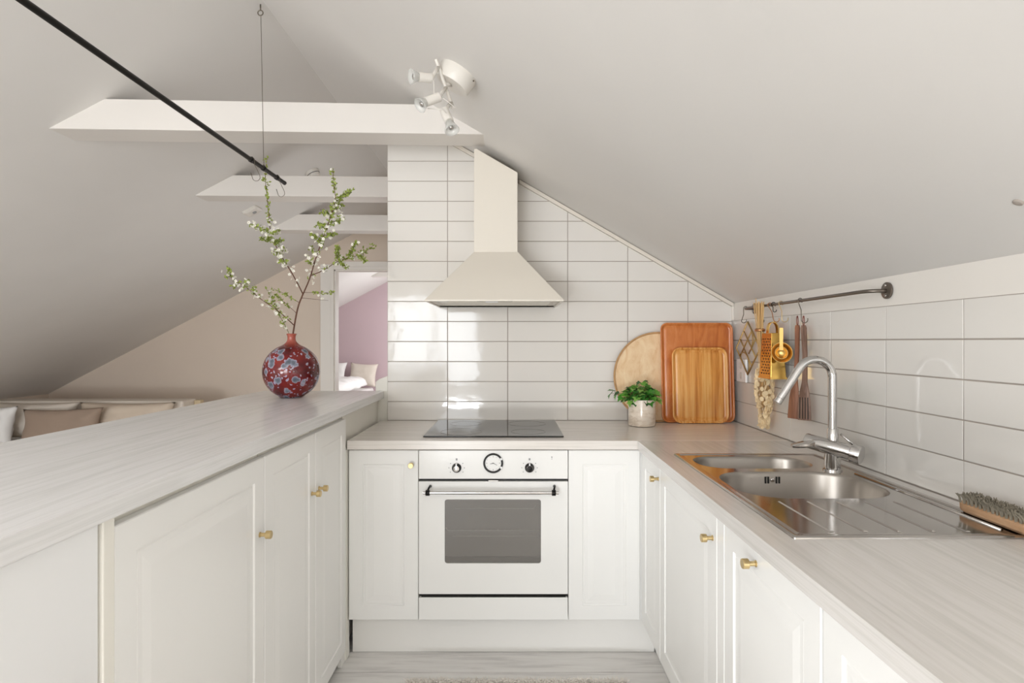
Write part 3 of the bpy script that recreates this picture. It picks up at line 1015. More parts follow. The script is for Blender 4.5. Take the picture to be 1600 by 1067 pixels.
# lever blade
g = G()
lv0, lv1 = Vector((0.945, 1.835, 0.962)), Vector((0.872, 1.845, 0.950))
d = (lv1 - lv0).normalized()
sd = d.cross(Vector((0, 0, 1))).normalized()
up = sd.cross(d)
ls = []
for k, (f_, w_, h_) in enumerate(((0, .017, .014), (.35, .017, .010), (.8, .016, .007), (1, .011, .004))):
    p = lv0.lerp(lv1, f_)
    ls.append([tuple(p + sd * a * w_ + up * c_ * h_) for a, c_ in ((1, .4), (.6, 1), (-.6, 1), (-1, .4), (-1, -.4), (-.6, -1), (.6, -1), (1, -.4))])
g.loops(ls)
W('lever', g, 'chrome', t, smooth=True, auto=True)
W('spout_collar', G().lathe([(0.0155, 0), (0.0155, .05), (0.014, .052)], 24, (fx, fy - .002, 0.958)), 'chrome', t, smooth=True, auto=True)
pts = [(fx, fy, 0.985), (fx, fy, 1.10), (fx, fy, 1.160)]
Rr = 0.0545
cxr, czr = fx - Rr, 1.166
for k in range(0, 15):
    a = math.radians(0 + k * 10.9)
    pts.append((cxr + Rr * math.cos(a), fy, czr + Rr * math.sin(a)))
last, prev = Vector(pts[-1]), Vector(pts[-2])
dr_ = (last - prev).normalized()
endp = last + dr_ * 0.106
pts += [tuple(last + dr_ * .04), tuple(endp)]
W('spout', G().tube(pts, 0.0125, 18), 'chrome', t, smooth=True, auto=True)
W('nozzle', G().tube([tuple(endp + dr_ * .001), tuple(endp + dr_ * .016)], 0.0122, 18), 'chrome', t, smooth=True, auto=True)
W('side_hose', G().tube([(1.0, 1.80, .995), (1.03, 1.775, .962)], 0.004, 10), 'chrome', t, smooth=True)

# scrubbing brush
t = thing('scrubbing_brush', 'wooden scrubbing brush with grey bristles lying bristles up behind the draining board', 'brush', (1.055, 1.27, CT + .0055))
zb = CT + .0055
g = G()
ls = []
for k in range(11):
    f_ = k / 10
    y_ = 1.130 + .245 * f_
    w_ = 0.026 * (1 - (2 * f_ - 1) ** 6 * .45)
    ls.append([(1.055 - w_, y_, zb + .006), (1.055 - w_ * .8, y_, zb), (1.055 + w_ * .8, y_, zb), (1.055 + w_, y_, zb + .006), (1.055 + w_, y_, zb + .018), (1.055 + w_ * .8, y_, zb + .022), (1.055 - w_ * .8, y_, zb + .022), (1.055 - w_, y_, zb + .018)])
g.loops(ls)
W('brush_block', g, 'brushwood', t, smooth=True, auto=True)
g = G()
rb = random.Random(5)
for i in range(20):
    for j in range(5):
        cx_, cy_ = 1.055 - .021 + j * .0105, 1.143 + i * .0116
        for q in range(7):
            a = rb.uniform(0, 6.28)
            p0 = Vector((cx_ + .0016 * math.cos(a), cy_ + .0016 * math.sin(a), zb + .021))
            lean = Vector((rb.gauss(-.002, .002), rb.gauss(0, .0022), 0))
            h_ = rb.uniform(.018, .023)
            p1 = p0 + Vector((0, 0, h_ * .6)) + lean * .6
            p2 = p0 + Vector((0, 0, h_)) + lean * 1.8
            g.tube([p0, p1, p2], [.0013, .0013, .0011], 3)
o = W('bristles', g, 'bristle', t)
o['kind'] = 'stuff'

# outlet
M['socketgrey'] = base('pale_grey_plastic', srgb(214, 212, 208), 0.3)[0]
t = thing('wall_socket', 'white double wall socket on the right tiled wall by the corner', 'socket', (XR, 2.83, 1.14))
W('plate', G().box(XR - .012, XR - .0006, 2.775, 2.888, 1.082, 1.192), 'plastic', t, bevel=.003)
for zz in (1.112, 1.162):
    o = W('socket_hole', G().lathe([(0.018, 0), (0.018, .0015), (0.016, .0015), (0.016, .0002)], 20, (XR - .012, 2.832, zz), (-1, 0, 0)), 'socketgrey', t, smooth=True, auto=True)

# ------------------------------------------------------------------ trays, board, pot
def tray(name, label, w, h, r, loc, tilt, mats, thick=.016, lip=.011):
    t = thing(name, label, 'tray', loc, rot=(tilt, 0, 0))
    def lp(i, y_):
        return [(p[0], y_, p[1]) for p in rrect(0, h / 2, w - 2 * i, h - 2 * i, max(r - i, .006), 8)]
    g = G()
    g.loops([lp(.010, 0), lp(.003, -.004), lp(0, -thick + .003), lp(.0015, -thick), lp(.0065, -thick), lp(.009, -thick + .003), lp(.015, -.007), lp(.020, -.006)], True, False)
    link('rim', g, mats[0], t, smooth=True)
    g = G()
    g.loops([lp(.0198, -.0058), lp(.024, -.0078), lp(.034, -.0085)], False, True)
    link('tray_face', g, mats[1], t, smooth=True, auto=True)
    return t
def round_tray():
    t = thing('round_board', 'large round pale wooden tray leaning behind the potted plant', 'tray', (0.724, 2.918, CT + .0005), rot=(-math.radians(3.6), 0, 0))
    r = .222
    def lp(i, y_):
        return [((r - i) * math.cos(a), y_, r + (r - i) * math.sin(a)) for a in [2 * math.pi * k / 72 for k in range(72)]]
    link('rim', G().loops([lp(.006, 0), lp(0, -.003), lp(0, -.013), lp(.002, -.015), lp(.006, -.015), lp(.008, -.012), lp(.009, -.007)], True, False), 'boardrim', t, smooth=True, auto=True)
    link('tray_face', G().loops([lp(.009, -.0065), lp(.02, -.0068)], False, True), 'board', t)
round_tray()
tray('wooden_tray', 'large reddish-brown rectangular wooden tray leaning in the tiled corner', .358, .489, .035, (0.910, 2.896, CT + .0008), -math.radians(4.1), ('traybig', 'traybig'))
tray('wooden_tray', 'small honey-coloured oak tray leaning on the large reddish tray', .272, .367, .042, (0.9125, 2.866, CT + .0008), -math.radians(4.0), ('traysmall', 'traysmall'))

pt = thing('potted_ivy', 'small bushy green plant in a speckled cream pot on the back worktop', 'plant', (0.612, 2.785, CT + .0005))
link('pot', G().lathe([(.055, 0), (.0615, .003), (.063, .010), (.0635, .120), (.0625, .1245), (.059, .1245), (.0575, .118), (.0575, .100)], 40, cap1=False), 'pot', pt, smooth=True, auto=True)
link('soil', G().lathe([(.0575, .098), (.0572, .104), (.02, .108)], 24), 'soil', pt, smooth=True)
rl = random.Random(11)
def leaf_mesh(seed):
    # five-lobed ivy outline, slightly folded and curled
    out = [(0, 0), (.35, -.12), (.62, .05), (.46, .28), (.62, .55), (.30, .58), (0, 1.0)]
    out = out + [(-x, y_) for x, y_ in out[-2:0:-1]]
    g = G()
    rr_ = random.Random(seed)
    cv = rr_.uniform(.15, .5)
    vs = [(x, y_, -cv * y_ * y_ + .25 * abs(x) - .05 * x * x) for x, y_ in out] + [(0, .4, -cv * .16)]
    n_ = len(out)
    vs2 = [(x, y_, z - .02) for x, y_, z in vs]
    g.add(vs, [(i, (i + 1) % n_, n_) for i in range(n_)])
    me = bpy.data.meshes.new('leaf')
    me.from_pydata(g.v, [], g.f)
    me.materials.append(M['leaf'])
    me.polygons.foreach_set('use_smooth', [True] * len(me.polygons))
    return me
lms = [leaf_mesh(i) for i in range(4)]
stems = G()
nl = 150
for k in range(nl):
    a = rl.uniform(0, 2 * math.pi)
    rad = rl.uniform(.0, 1) ** .6
    hgt = rl.uniform(.012, .108) * (1.05 - .55 * rad)
    ex, ey = math.cos(a) * rad * .080, math.sin(a) * rad * .052
    if k < 7:   # trailing shoot to the left
        ex, ey, hgt = -.075 - .0115 * k, -.01 + rl.uniform(-.01, .01), .035 + .004 * k - (.0 if k % 2 else .014)
    ez = .108 + hgt
    s0 = Vector((ex * .35, ey * .35, .104))
    tip = Vector((ex, ey, ez))
    mid = (s0 + tip) / 2 + Vector((0, 0, .015))
    stems.tube([s0, mid, tip], [.0012, .001, .0007], 4)
    o = bpy.data.objects.new('leaf', lms[k % 4])
    C.objects.link(o)
    o.parent = pt
    o.location = tip
    sc = rl.uniform(.022, .036)
    o.scale = (sc, sc, sc)
    dirv = Vector((ex + rl.uniform(-.03, .03), ey - .012 + rl.uniform(-.03, .03), 0.0))
    if dirv.length < 1e-4:
        dirv = Vector((0, -1, 0))
    o.rotation_euler = (rl.uniform(-.9, .35), rl.uniform(-.5, .5), math.atan2(dirv.y, dirv.x) - math.pi / 2)
link('stems', stems, 'twiggreen', pt)

# ------------------------------------------------------------------ utensil rail and what hangs from it
RXr, RZr = 1.055, 1.4255
t = thing('utensil_rail', 'grey steel utensil rail with round end plates on the right wall', 'rail', (XR, 2.2, RZr))
def bend(c0, c1, c2, n_=6):
    c0, c1, c2 = Vector(c0), Vector(c1), Vector(c2)
    return [tuple((1 - q) ** 2 * c0 + 2 * q * (1 - q) * c1 + q * q * c2) for q in [k / n_ for k in range(n_ + 1)]]
pts = [(XR + .002, 1.747, RZr)] + bend((XR - .012, 1.747, RZr), (RXr, 1.747, RZr), (RXr, 1.785, RZr)) + bend((RXr, 2.665, RZr), (RXr, 2.70, RZr), (XR - .012, 2.70, RZr)) + [(XR + .002, 2.70, RZr)]
W('rod', G().tube(pts, .0058, 12), 'rail', t, smooth=True)
for yy in (1.747, 2.70):
    e = W('end_plate', G().lathe([(.0245, -.002), (.0245, .003), (.022, .0045)], 28, (XR, yy, RZr + .001), (-1, 0, 0)), 'rail', t, smooth=True, auto=True)
    for s_ in (-1, 1):
        W('screw', G().lathe([(.0045, .0045), (.0045, .006), (.003, .007)], 12, (XR, yy, RZr + .001 + s_ * .015), (-1, 0, 0)), 'steel', e, smooth=True)


def s_hook(label, Y, drop=.075, dy=.0, dx=.0, mat='wire', group='S-hooks on the utensil rail', X=RXr, Z=RZr, rr=.0088, r=.0016, flip=1, low=.012):
    g = G()
    pts = []
    for k in range(8):
        a = math.radians(-50 + k * 33)
        pts.append((X + flip * rr * math.cos(a), Y, Z + rr * math.sin(a)))
    top = Vector(pts[-1])
    bot = Vector((X + dx, Y + dy, Z - drop))
    pts.append(tuple(top.lerp(bot, .5)))
    for k in range(8):
        a = math.radians(200 + k * 26) if flip > 0 else math.radians(-20 - k * 26)
        pts.append((bot.x + low * math.cos(a), bot.y, bot.z + low * math.sin(a)))
    g.tube(pts, r, 7)
    return single('s_hook', g, mat, label, 'hook', (X, Y, Z - drop), group, smooth=True)
s_hook('dark S-hook at the far end of the rail carrying the trivet', 2.672, .052, dy=.05, dx=.012)
s_hook('dark S-hook holding the straw bunch', 2.515, .062, dy=-.02, dx=-.004, mat='black')
s_hook('copper-toned S-hook above the brass grater', 2.42, .060, dy=-.06, dx=.0, mat='copper')
s_hook('slim S-hook above the small brass ladle', 2.32, .062, dy=-.025, dx=.004, mat='brassmat')
s_hook('grey S-hook carrying the wooden spatulas', 2.165, .070, dy=-.02, dx=.006)
s_hook('empty small hook on the rail between grater and ladle hooks', 2.385, .024, dy=-.01, mat='black', low=.007)

# trivet: rhombus outline with inner bars and arcs, flat against the wall
t = thing('brass_trivet', 'diamond-shaped brass wire trivet hanging nearest the corner', 'trivet', (1.086, 2.735, 1.245))
hw, hh = .138, .122
def tv(a, c_):   # a, c_ in -1..1 along the two edge directions
    u = (a + c_) / 2 * hw * 1.0
    w_ = (c_ - a) / 2 * hh * 1.0
    return (1.090, 2.735 - u, 1.245 + w_)
def bar(name, p, q, r=.0034):
    W(name, G().tube([tv(*p), tv(*q)], r, 6), 'trivet', t, smooth=True)
W('frame', G().tube([tv(-1, 1), tv(1, 1), tv(1, -1), tv(-1, -1), tv(-1, 1)], .0042, 6), 'trivet', t, smooth=True)
for p, q in (((-.33, 1), (-.33, -1)), ((-1, .33), (1, .33)), ((.3, 1), (.3, -.1)), ((-1, -.3), (-.33, -.3)), ((-.33, -.33), (1, -.33))):
    bar('bar', p, q)
W('arc', G().tube([tv(.3 + .7 * math.cos(a), -1 + .0 + .67 * math.sin(a)) for a in [math.pi * k / 12 for k in range(13)]][0:13], .003, 6), 'trivet', t, smooth=True)
W('arc', G().tube([tv(-.33 + .6 * math.sin(a), .33 + .6 * math.cos(a) - .0) for a in [math.pi / 2 * k / 8 for k in range(9)]], .003, 6), 'trivet', t, smooth=True)

# straw bunch
t = thing('dried_straw_bunch', 'bunch of dried straw and papery seed pods hanging behind the brass grater', 'dried flowers', (1.052, 2.50, 0.91))
rs = random.Random(8)
g = G()
for k in range(46):
    a, q = rs.uniform(0, 6.28), rs.uniform(0, 1) ** .5
    ox, oy = math.cos(a) * q, math.sin(a) * q
    ztop = 1.452 - rs.uniform(0, .02) + (.02 if k == 0 else 0)
    p0 = (1.039 + ox * .016, 2.485 + oy * .042, ztop - .012 * rs.random())
    p1 = (1.042 + ox * .012, 2.487 + oy * .022, 1.34)
    p2 = (1.056 + ox * .014, 2.492 + oy * .022, 1.20)
    p3 = (1.062 + ox * .020, 2.492 + oy * .04, 1.00 + rs.uniform(-.03, .05))
    g.tube([p0, p1, p2, p3], [.0016, .0017, .0015, .001], 4)
o = W('straw_stems', g, 'straw', t)
o['kind'] = 'stuff'
W('binding', G().lathe([(.0195, 0), (.021, .006), (.0195, .012)], 14, (1.043, 2.487, 1.318)), 'copper', t, smooth=True)
g = G()
for k in range(230):
    f_ = rs.uniform(0, 1)
    z = .915 + .26 * f_
    wd = .022 + .020 * math.sin(math.pi * min(1, (1 - f_) * 1.1 + .12))
    a = rs.uniform(0, 6.28)
    c0 = Vector((1.064 + math.cos(a) * wd * .74, 2.494 + math.sin(a) * wd * 1.05, z))
    nrm = Vector((rs.gauss(0, .6) - .5, rs.gauss(0, .6) - .6, rs.gauss(0, .4))).normalized()
    u = nrm.cross(Vector((0, 0, 1))).normalized()
    w_ = nrm.cross(u)
    ra, rb_ = rs.uniform(.007, .011), rs.uniform(.010, .016)
    n_ = 7
    ring = [c0 + u * (ra * math.cos(2 * math.pi * i / n_)) + w_ * (rb_ * math.sin(2 * math.pi * i / n_)) for i in range(n_)]
    g.loops([[tuple(p) for p in ring], [tuple(c0 + (p - c0) * .9 + nrm * .0015) for p in ring]])
o = W('seed_pods', g, 'flake', t)
o['kind'] = 'stuff'

# grater
t = thing('brass_grater', 'polished brass box grater with a strap handle hanging from the rail', 'grater', (1.06, 2.40, 1.124))
gx0, gx1, gy0, gy1, gz0, gz1 = 1.026, 1.088, 2.345, 2.458, 1.126, 1.310
g = G()
g.loops([R4(gx0, gx1, gy0, gy1, gz0), R4(gx0 + .008, gx1 - .008, gy0 + .012, gy1 - .012, gz1)], False, True)
gb = W('body', g, 'brass', t, bevel=.0015)
g = G()
for zz, e in ((gz0, .002),):
    g.loops([R4(gx0 - e, gx1 + e, gy0 - e, gy1 + e, zz), R4(gx0 - e, gx1 + e, gy0 - e, gy1 + e, zz + .008), R4(gx0 + .001, gx1 - .001, gy0 + .001, gy1 - .001, zz + .008), R4(gx0 + .001, gx1 - .001, gy0 + .001, gy1 - .001, zz)], False, False)
W('lower_band', g, 'brass', t)
g = G()
g.v, g.f = [], []
pts = [(gx0 + .010 + (gx1 - gx0 - .020) * (.5 - .5 * math.cos(math.pi * k / 12)), 2.40, gz1 - .004 + .050 * math.sin(math.pi * k / 12) ** .6) for k in range(13)]
g.loops([[(p[0], p[1] - .011, p[2]), (p[0], p[1] + .011, p[2]), (p[0] + (.002 if i < 6 else -.002), p[1] + .011, p[2] - .002), (p[0] + (.002 if i < 6 else -.002), p[1] - .011, p[2] - .002)] for i, p in enumerate(pts)])
W('handle', g, 'brass', t, smooth=True, auto=True)
g = G()
for r_ in range(13):
    fz = (r_ + .8) / 14
    z = gz0 + .012 + (gz1 - gz0 - .022) * fz
    xs = gx0 + .008 * (z - gz0) / (gz1 - gz0)
    for c_ in range(4):
        yy = gy0 + .020 + c_ * .0225 + (.010 if r_ % 2 else 0)
        if yy > gy1 - .018:
            continue
        q8 = [(math.cos(math.pi * k / 4), math.sin(math.pi * k / 4)) for k in range(8)]
        g.loops([[(xs + .0010, yy + u_ * .0062, z + w_ * .0034) for u_, w_ in q8], [(xs - .0006, yy + u_ * .0056, z + w_ * .0029) for u_, w_ in q8]])
o = W('grating_holes', g, M['dark'], t)
M['brassdark'] = base('hole_shade_brass', srgb(70, 44, 16), 0.4, 0.7)[0]  # dark colour painted on for the shade inside the holes
o.data.materials[0] = M['brassdark']

# ladle / measuring cups
t = thing('brass_ladle', 'small polished brass measuring cup hanging bowl-outward before the grater', 'ladle', (1.062, 2.30, 1.19))
fc = Vector((-.66, -.74, -.16)).normalized()
cB = Vector((1.052, 2.305, 1.233))
def cup(r, c0, depth):
    prof = [(.0005, -depth)] + [(r * math.sin(a), -depth * math.cos(a)) for a in [math.pi / 2 * k / 8 for k in range(1, 9)]] + [(r + .0015, .0), (r + .0015, .0015), (r - .001, .0015)]
    prof += [((r - .0015) * math.sin(a), -(depth - .0015) * math.cos(a)) for a in [math.pi / 2 * (8 - k) / 8 for k in range(0, 8)]] + [(.0005, -(depth - .0015))]
    return G().lathe(prof, 30, c0, fc, False, False)
M['brasscup'] = base('soft_brass', srgb(226, 188, 116), 0.36, 1.0)[0]
W('bowl', cup(.039, cB, .022), 'brasscup', t, smooth=True, auto=True)
W('inner_cup', cup(.023, cB + fc * .004, .018), 'brasscup', t, smooth=True, auto=True)
sdv = fc.cross(Vector((0, 0, 1))).normalized()
g = G()
ls = []
for f_, w_ in ((0, .008), (.25, .0065), (.8, .0075), (1, .0065)):
    p = cB + fc * .008 + Vector((0, 0, .010 + .088 * f_))
    ls.append([tuple(p + sdv * w_ + fc * .001), tuple(p - sdv * w_ + fc * .001), tuple(p - sdv * w_ - fc * .001), tuple(p + sdv * w_ - fc * .001)])
g.loops(ls)
W('handle', g, 'brasscup', t, bevel=.0006)

# spatulas
def spatula(name, label, mat, bx, by, lean, width, slots, top=(1.062, 2.165, 1.335), zbot=.990):
    top = Vector(top)
    bot = Vector((bx, by, zbot))
    t = thing(name, label, 'spatula', tuple(bot))
    dwn = (bot - top).normalized()
    side = Vector((.60, -.80, 0)).normalized()
    side = (side - dwn * side.dot(dwn)).normalized()
    nm = side.cross(dwn).normalized()
    L = (bot - top).length
    prof = [(0, .010), (.03, .0135), (.30, .0115), (.52, .0115), (.60, .0130), (.68, .020), (.78, .0265), (.97, .0305), (1.0, .0295)]
    g = G()
    ls = []
    for f_, w_ in prof:
        w_ *= width
        p = top + dwn * (L * f_) + nm * (.006 * math.sin(f_ * 5))
        th = .005 if f_ < .55 else .0035
        ls.append([tuple(p + side * w_ * a + nm * th * c_) for a, c_ in ((1, .3), (.8, 1), (-.8, 1), (-1, .3), (-1, -.3), (-.8, -1), (.8, -1), (1, -.3))])
    g.loops(ls)
    W('blade', g, mat, t, smooth=True, auto=True)
    if slots:
        for k in range(4):
            u = (-.55 + k * .37) * .032 * width
            g = G()
            p0 = top + dwn * (L * .76) + side * u + nm * (.006 * math.sin(3.8))
            p1 = top + dwn * (L * .985) + side * u * 1.05 + nm * (.006 * math.sin(4.9))
            g.tube([p0, p1], .0018, 6)
            g.v = [(x, y_, z) for x, y_, z in g.v]
            W('slot', g, 'dark', t)
            # dark slot reads through the blade on both faces
            g = G()
            g.loops([[tuple(p + side * a * .0016 + nm * c_ * .0040) for a, c_ in ((1, 1), (-1, 1), (-1, -1), (1, -1))] for p in (p0, p1)])
            W('slot', g, 'dark', t)
    cord = [tuple(top + Vector((.004 * math.sin(a), .014 * math.sin(a), .016 - .018 * math.cos(a)))) for a in [2 * math.pi * k / 14 for k in range(15)]]
    W('cord', G().tube(cord, .0017, 6), 'leather', t, smooth=True)
    return t
spatula('slotted_spatula', 'dark brown slotted wooden spatula, the nearer of the two', 'walnut', 1.066, 2.150, 0, .80, True, top=(1.064, 2.158, 1.335))
spatula('wooden_spatula', 'red-brown wooden spatula hanging behind the slotted one', 'redwood', 1.056, 2.215, 0, .70, False, top=(1.064, 2.205, 1.337), zbot=.988)

# ------------------------------------------------------------------ black hanging rod above the bar
t = thing('hanging_rod', 'long black steel rod hung below the roof above the bar', 'rail', (-1.058, 1.6, 2.013))
rz = 2.013
W('rod', G().tube([(-1.058, 0.25, rz), (-1.058, 2.742, rz)], .0088, 14), 'black', t, smooth=True, auto=True)
W('end_cap', G().tube([(-1.058, 2.7425, rz), (-1.058, 2.752, rz)], .0095, 14), 'black', t, smooth=True, auto=True)
for yy in (2.40, 2.52, 2.66):
    W('clamp', G().tube([(-1.058, yy - .008, rz), (-1.058, yy + .008, rz)], .0112, 14), 'black', t, smooth=True, auto=True)
for yy in (2.52, 0.6):
    g = G()
    rt = RZ - 0.018
    g.tube([(-1.058, yy, rz + .012), (-1.070, yy, rt - .04)], .0013, 6)
    W('suspension_wire', g, 'wire', t)
    g = G()
    g.tube([(-1.072 + .011 * math.cos(a), yy, rt - .026 + .011 * math.sin(a)) for a in [2 * math.pi * k / 16 for k in range(17)]], .0024, 7)
    g.tube([(-1.072, yy, rt - .014), (-1.072, yy, zl(-1.072) + .002)], .003, 8)
    W('ceiling_ring', g, 'wire', t, smooth=True)
    g = G()
    g.tube([(-1.058 + .006 * math.cos(a), yy, rz + .006 + .010 * math.sin(a)) for a in [2 * math.pi * k / 10 for k in range(11)]], .0014, 6)
    W('wire_loop', g, 'wire', t, smooth=True)
for yy, lb in ((2.40, 'thin wire hook hanging left of the wire on the black rod'), (2.66, 'thin wire hook near the end of the black rod')):
    X0 = -1.058
    pts = [(X0 - .011, yy, rz - .002), (X0 - .008, yy, rz + .010), (X0 + .004, yy, rz + .0125), (X0 + .012, yy, rz + .004), (X0 + .014, yy, rz - .02), (X0 + .034, yy, rz - .062)]
    pts += [(X0 + .020 + .016 * math.cos(a), yy, rz - .070 + .016 * math.sin(a)) for a in [math.radians(-10 - 28 * k) for k in range(7)]]
    pts = [(2 * X0 - p[0] if False else p[0], p[1], p[2]) for p in pts]
    pts.append((X0 - .002, yy, rz - .052))
    single('wire_hook', G().tube(pts, .0013, 6), 'wire', lb, 'hook', (X0, yy, rz - .09), 'wire hooks on the black rod', smooth=True)

# ------------------------------------------------------------------ spot lamp on the right roof
Cb = Vector((-0.185, 2.07, zr(-0.185)))
nrm = Vector((-.5, 0, -.866))
t = thing('ceiling_spotlight', 'white three-spot ceiling lamp with bare reflector bulbs above the hood', 'lamp', tuple(Cb))
W('mount', G().lathe([(.068, -.002), (.069, .006), (.064, .045), (.060, .052), (.03, .054)], 44, Cb, nrm), 'lamp', t, smooth=True, auto=True)
W('mount_screw', G().lathe([(.003, 0), (.003, .004)], 8, Cb + Vector((.052, -.030, -.043)), (.3, -1, -.3)), 'wire', t)
P1, P2 = Vector(at(681, 92, 2.00)), Vector(at(708, 169, 2.06))
bar_ = W('bar', G().tube([P1, P2], .0062, 14), 'lamp', t, smooth=True, auto=True)
W('bar_stem', G().tube([Cb + nrm * .05, (P1 + P2) / 2], .006, 12), 'lamp', t, smooth=True)
M['spotdark'] = base('grey_shade_plate', srgb(176, 168, 160), .5)[0]
specs = [((674, 122), (654, 119.5), (641, 119), 1.97, (684, 104)),
         ((686, 151), (665, 159), (655, 165), 1.95, (694, 136)),
         ((694, 172), (702, 190), (707, 205), 1.98, (702, 160))]
for (a, c_, e, Yd, arm) in specs:
    pa, pc, pe = Vector(at(*a, Yd)), Vector(at(*c_, Yd - .02)), Vector(at(*e, Yd - .035))
    arm_ = P1.lerp(P2, (arm[1] - 92) / 77)
    W('arm', G().tube([arm_, pa + (pa - pc) * .0], .0065, 12), 'lamp', t, smooth=True)
    h_ = W('spot_head', G().tube([pa, pc], [.0155, .0155], 22), 'lamp', t, smooth=True, auto=True)
    d_ = (pe - pc).normalized()
    L = (pe - pc).length * .9
    W('bulb', G().lathe([(.012, 0), (.014, .004), (.019, L * .55), (.025, L), (.0235, L + .001), (.017, L * .55), (.008, .003)], 24, pc, d_, True, False), 'bulb', h_, smooth=True)
    W('bulb_face', G().lathe([(.006, L * .3), (.009, L * .75), (.003, L * .8)], 14, pc, d_), 'chrome', h_, smooth=True)
for q in (((674, 125), (678, 126), (678, 152)), ((682, 151), (690, 151), (712, 168)), ((668, 169), (690, 170), (697, 176))):
    W('adjusting_wire', G().tube([at(*p, 1.95) for p in q], .0015, 6), 'lamp', t, smooth=True)

# small ceiling fittings
def on_left(name, label, px, r, square=False):
    p = Vector(px)
    n_ = Vector((SL, 0, -1)).normalized()
    t = thing(name, label, 'smoke detector', tuple(p))
    if square:
        u = Vector((1, 0, SL)).normalized()
        w_ = Vector((0, 1, 0))
        def lp(i, d_):
            return [tuple(p + u * q[0] + w_ * q[1] + n_ * d_) for q in rrect(0, 0, 2 * (r - i), 2 * (r - i), .012, 4)]
        W('housing', G().loops([lp(0, -.002), lp(0, .014), lp(.006, .020), lp(.02, .022)]), 'lamp', t, smooth=True, auto=True)
        W('sensor', G().lathe([(.014, .021), (.014, .030), (.008, .032)], 16, p + u * .01, n_), 'ink', t, smooth=True)
    else:
        W('housing', G().lathe([(r, -.002), (r, .016), (r * .92, .022), (r * .85, .040), (r * .7, .046)], 30, p, n_), 'lamp', t, smooth=True, auto=True)
        W('vent_ring', G().lathe([(r * .93, .0225), (r * .93, .026), (r * .86, .026)], 30, p, n_), 'dark', t)
sx = -1.94
on_left('motion_detector', 'small square white detector on the left roof below the second beam', (sx, 4.41, zl(sx)), .058, True)
sx = -1.455
on_left('smoke_detector', 'round white smoke detector peeking above the second beam', (sx, 4.30, zl(sx)), .052)
X_ = .979
single('ceiling_plug', G().lathe([(.009, -.001), (.009, .003), (.006, .004)], 16, (X_, 1.143, zr(X_)), nrm), 'grout', 'tiny grey cover disc on the right roof slope', 'cover', (X_, 1.143, zr(X_) - .001), smooth=True)

# ------------------------------------------------------------------ vase and branches
VX, VY, VZ = -0.986, 2.645, 1.0277
t = thing('round_vase', 'round red ceramic vase with grey-blue blooms on the bar top', 'vase', (VX, VY, VZ))
prof = []
R_, hc = .1225, .1155
for k in range(26):
    a = math.radians(-66 + k * (66 + 68) / 25)
    prof.append((R_ * math.cos(a), hc + R_ * math.sin(a) * 1.0))
prof[0] = (prof[0][0], 0.0)
prof = [(.044, 0.0), (.050, .0015)] + [p for p in prof if p[1] > .004]
prof += [(.034, .2355), (.025, .2430), (.0190, .252), (.0172, .262), (.0178, .272), (.0215, .2800), (.0222, .2830), (.0190, .2838), (.0150, .2790), (.0135, .262), (.016, .245)]
link('body', G().lathe(prof, 64, cap1=False), 'vase', t, smooth=True)

rf = random.Random(21)
def path3(pts, y0, y1):
    n_ = len(pts)
    out = []
    for i, p in enumerate(pts):
        f_ = i / max(1, n_ - 1)
        out.append(Vector(at(p[0], p[1], y0 + (y1 - y0) * f_)))
    return out
def smooth_path(p, m=4):
    out = []
    for i in range(len(p) - 1):
        a, b_, c_, d_ = p[max(i - 1, 0)], p[i], p[i + 1], p[min(i + 2, len(p) - 1)]
        for k in range(m):
            s_ = k / m
            out.append(.5 * ((2 * b_) + (c_ - a) * s_ + (2 * a - 5 * b_ + 4 * c_ - d_) * s_ * s_ + (3 * b_ - a - 3 * c_ + d_) * s_ ** 3))
    out.append(p[-1])
    return out
leafg, flowg, flowc = G(), G(), G()
def add_leaf(p, dirv, L):
    dirv = dirv.normalized()
    sd_ = dirv.cross(Vector((rf.gauss(0, 1), rf.gauss(0, 1), rf.gauss(0, 1)))).normalized()
    nn = sd_.cross(dirv)
    w_ = L * rf.uniform(.2, .28)
    q = [p, p + dirv * L * .35 + sd_ * w_, p + dirv * L * .75 + sd_ * w_ * .7, p + dirv * L, p + dirv * L * .75 - sd_ * w_ * .7, p + dirv * L * .35 - sd_ * w_]
    q = [v_ + nn * (L * .15 * math.sin(i)) for i, v_ in enumerate(q)]
    leafg.add(q, [(0, 1, 2, 3), (0, 3, 4, 5)])
def add_flower(p, nn, r):
    nn = nn.normalized()
    u = nn.orthogonal().normalized()
    w_ = nn.cross(u)
    a0 = rf.uniform(0, 6.28)
    for k in range(5):
        a = a0 + 2 * math.pi * k / 5
        d_ = u * math.cos(a) + w_ * math.sin(a)
        e_ = nn.cross(d_)
        flowg.add([p, p + d_ * r * .55 + e_ * r * .40 + nn * r * .15, p + d_ * r + e_ * r * .2 + nn * r * .3, p + d_ * r - e_ * r * .2 + nn * r * .3, p + d_ * r * .55 - e_ * r * .40 + nn * r * .15], [(0, 1, 2, 3, 4)])
    flowc.add([p + nn * r * .25 + u * r * .22, p + nn * r * .25 - u * r * .15 + w_ * r * .2, p + nn * r * .25 - u * r * .15 - w_ * r * .2, p + nn * r * .5], [(0, 1, 2), (0, 3, 1), (1, 3, 2), (2, 3, 0)])
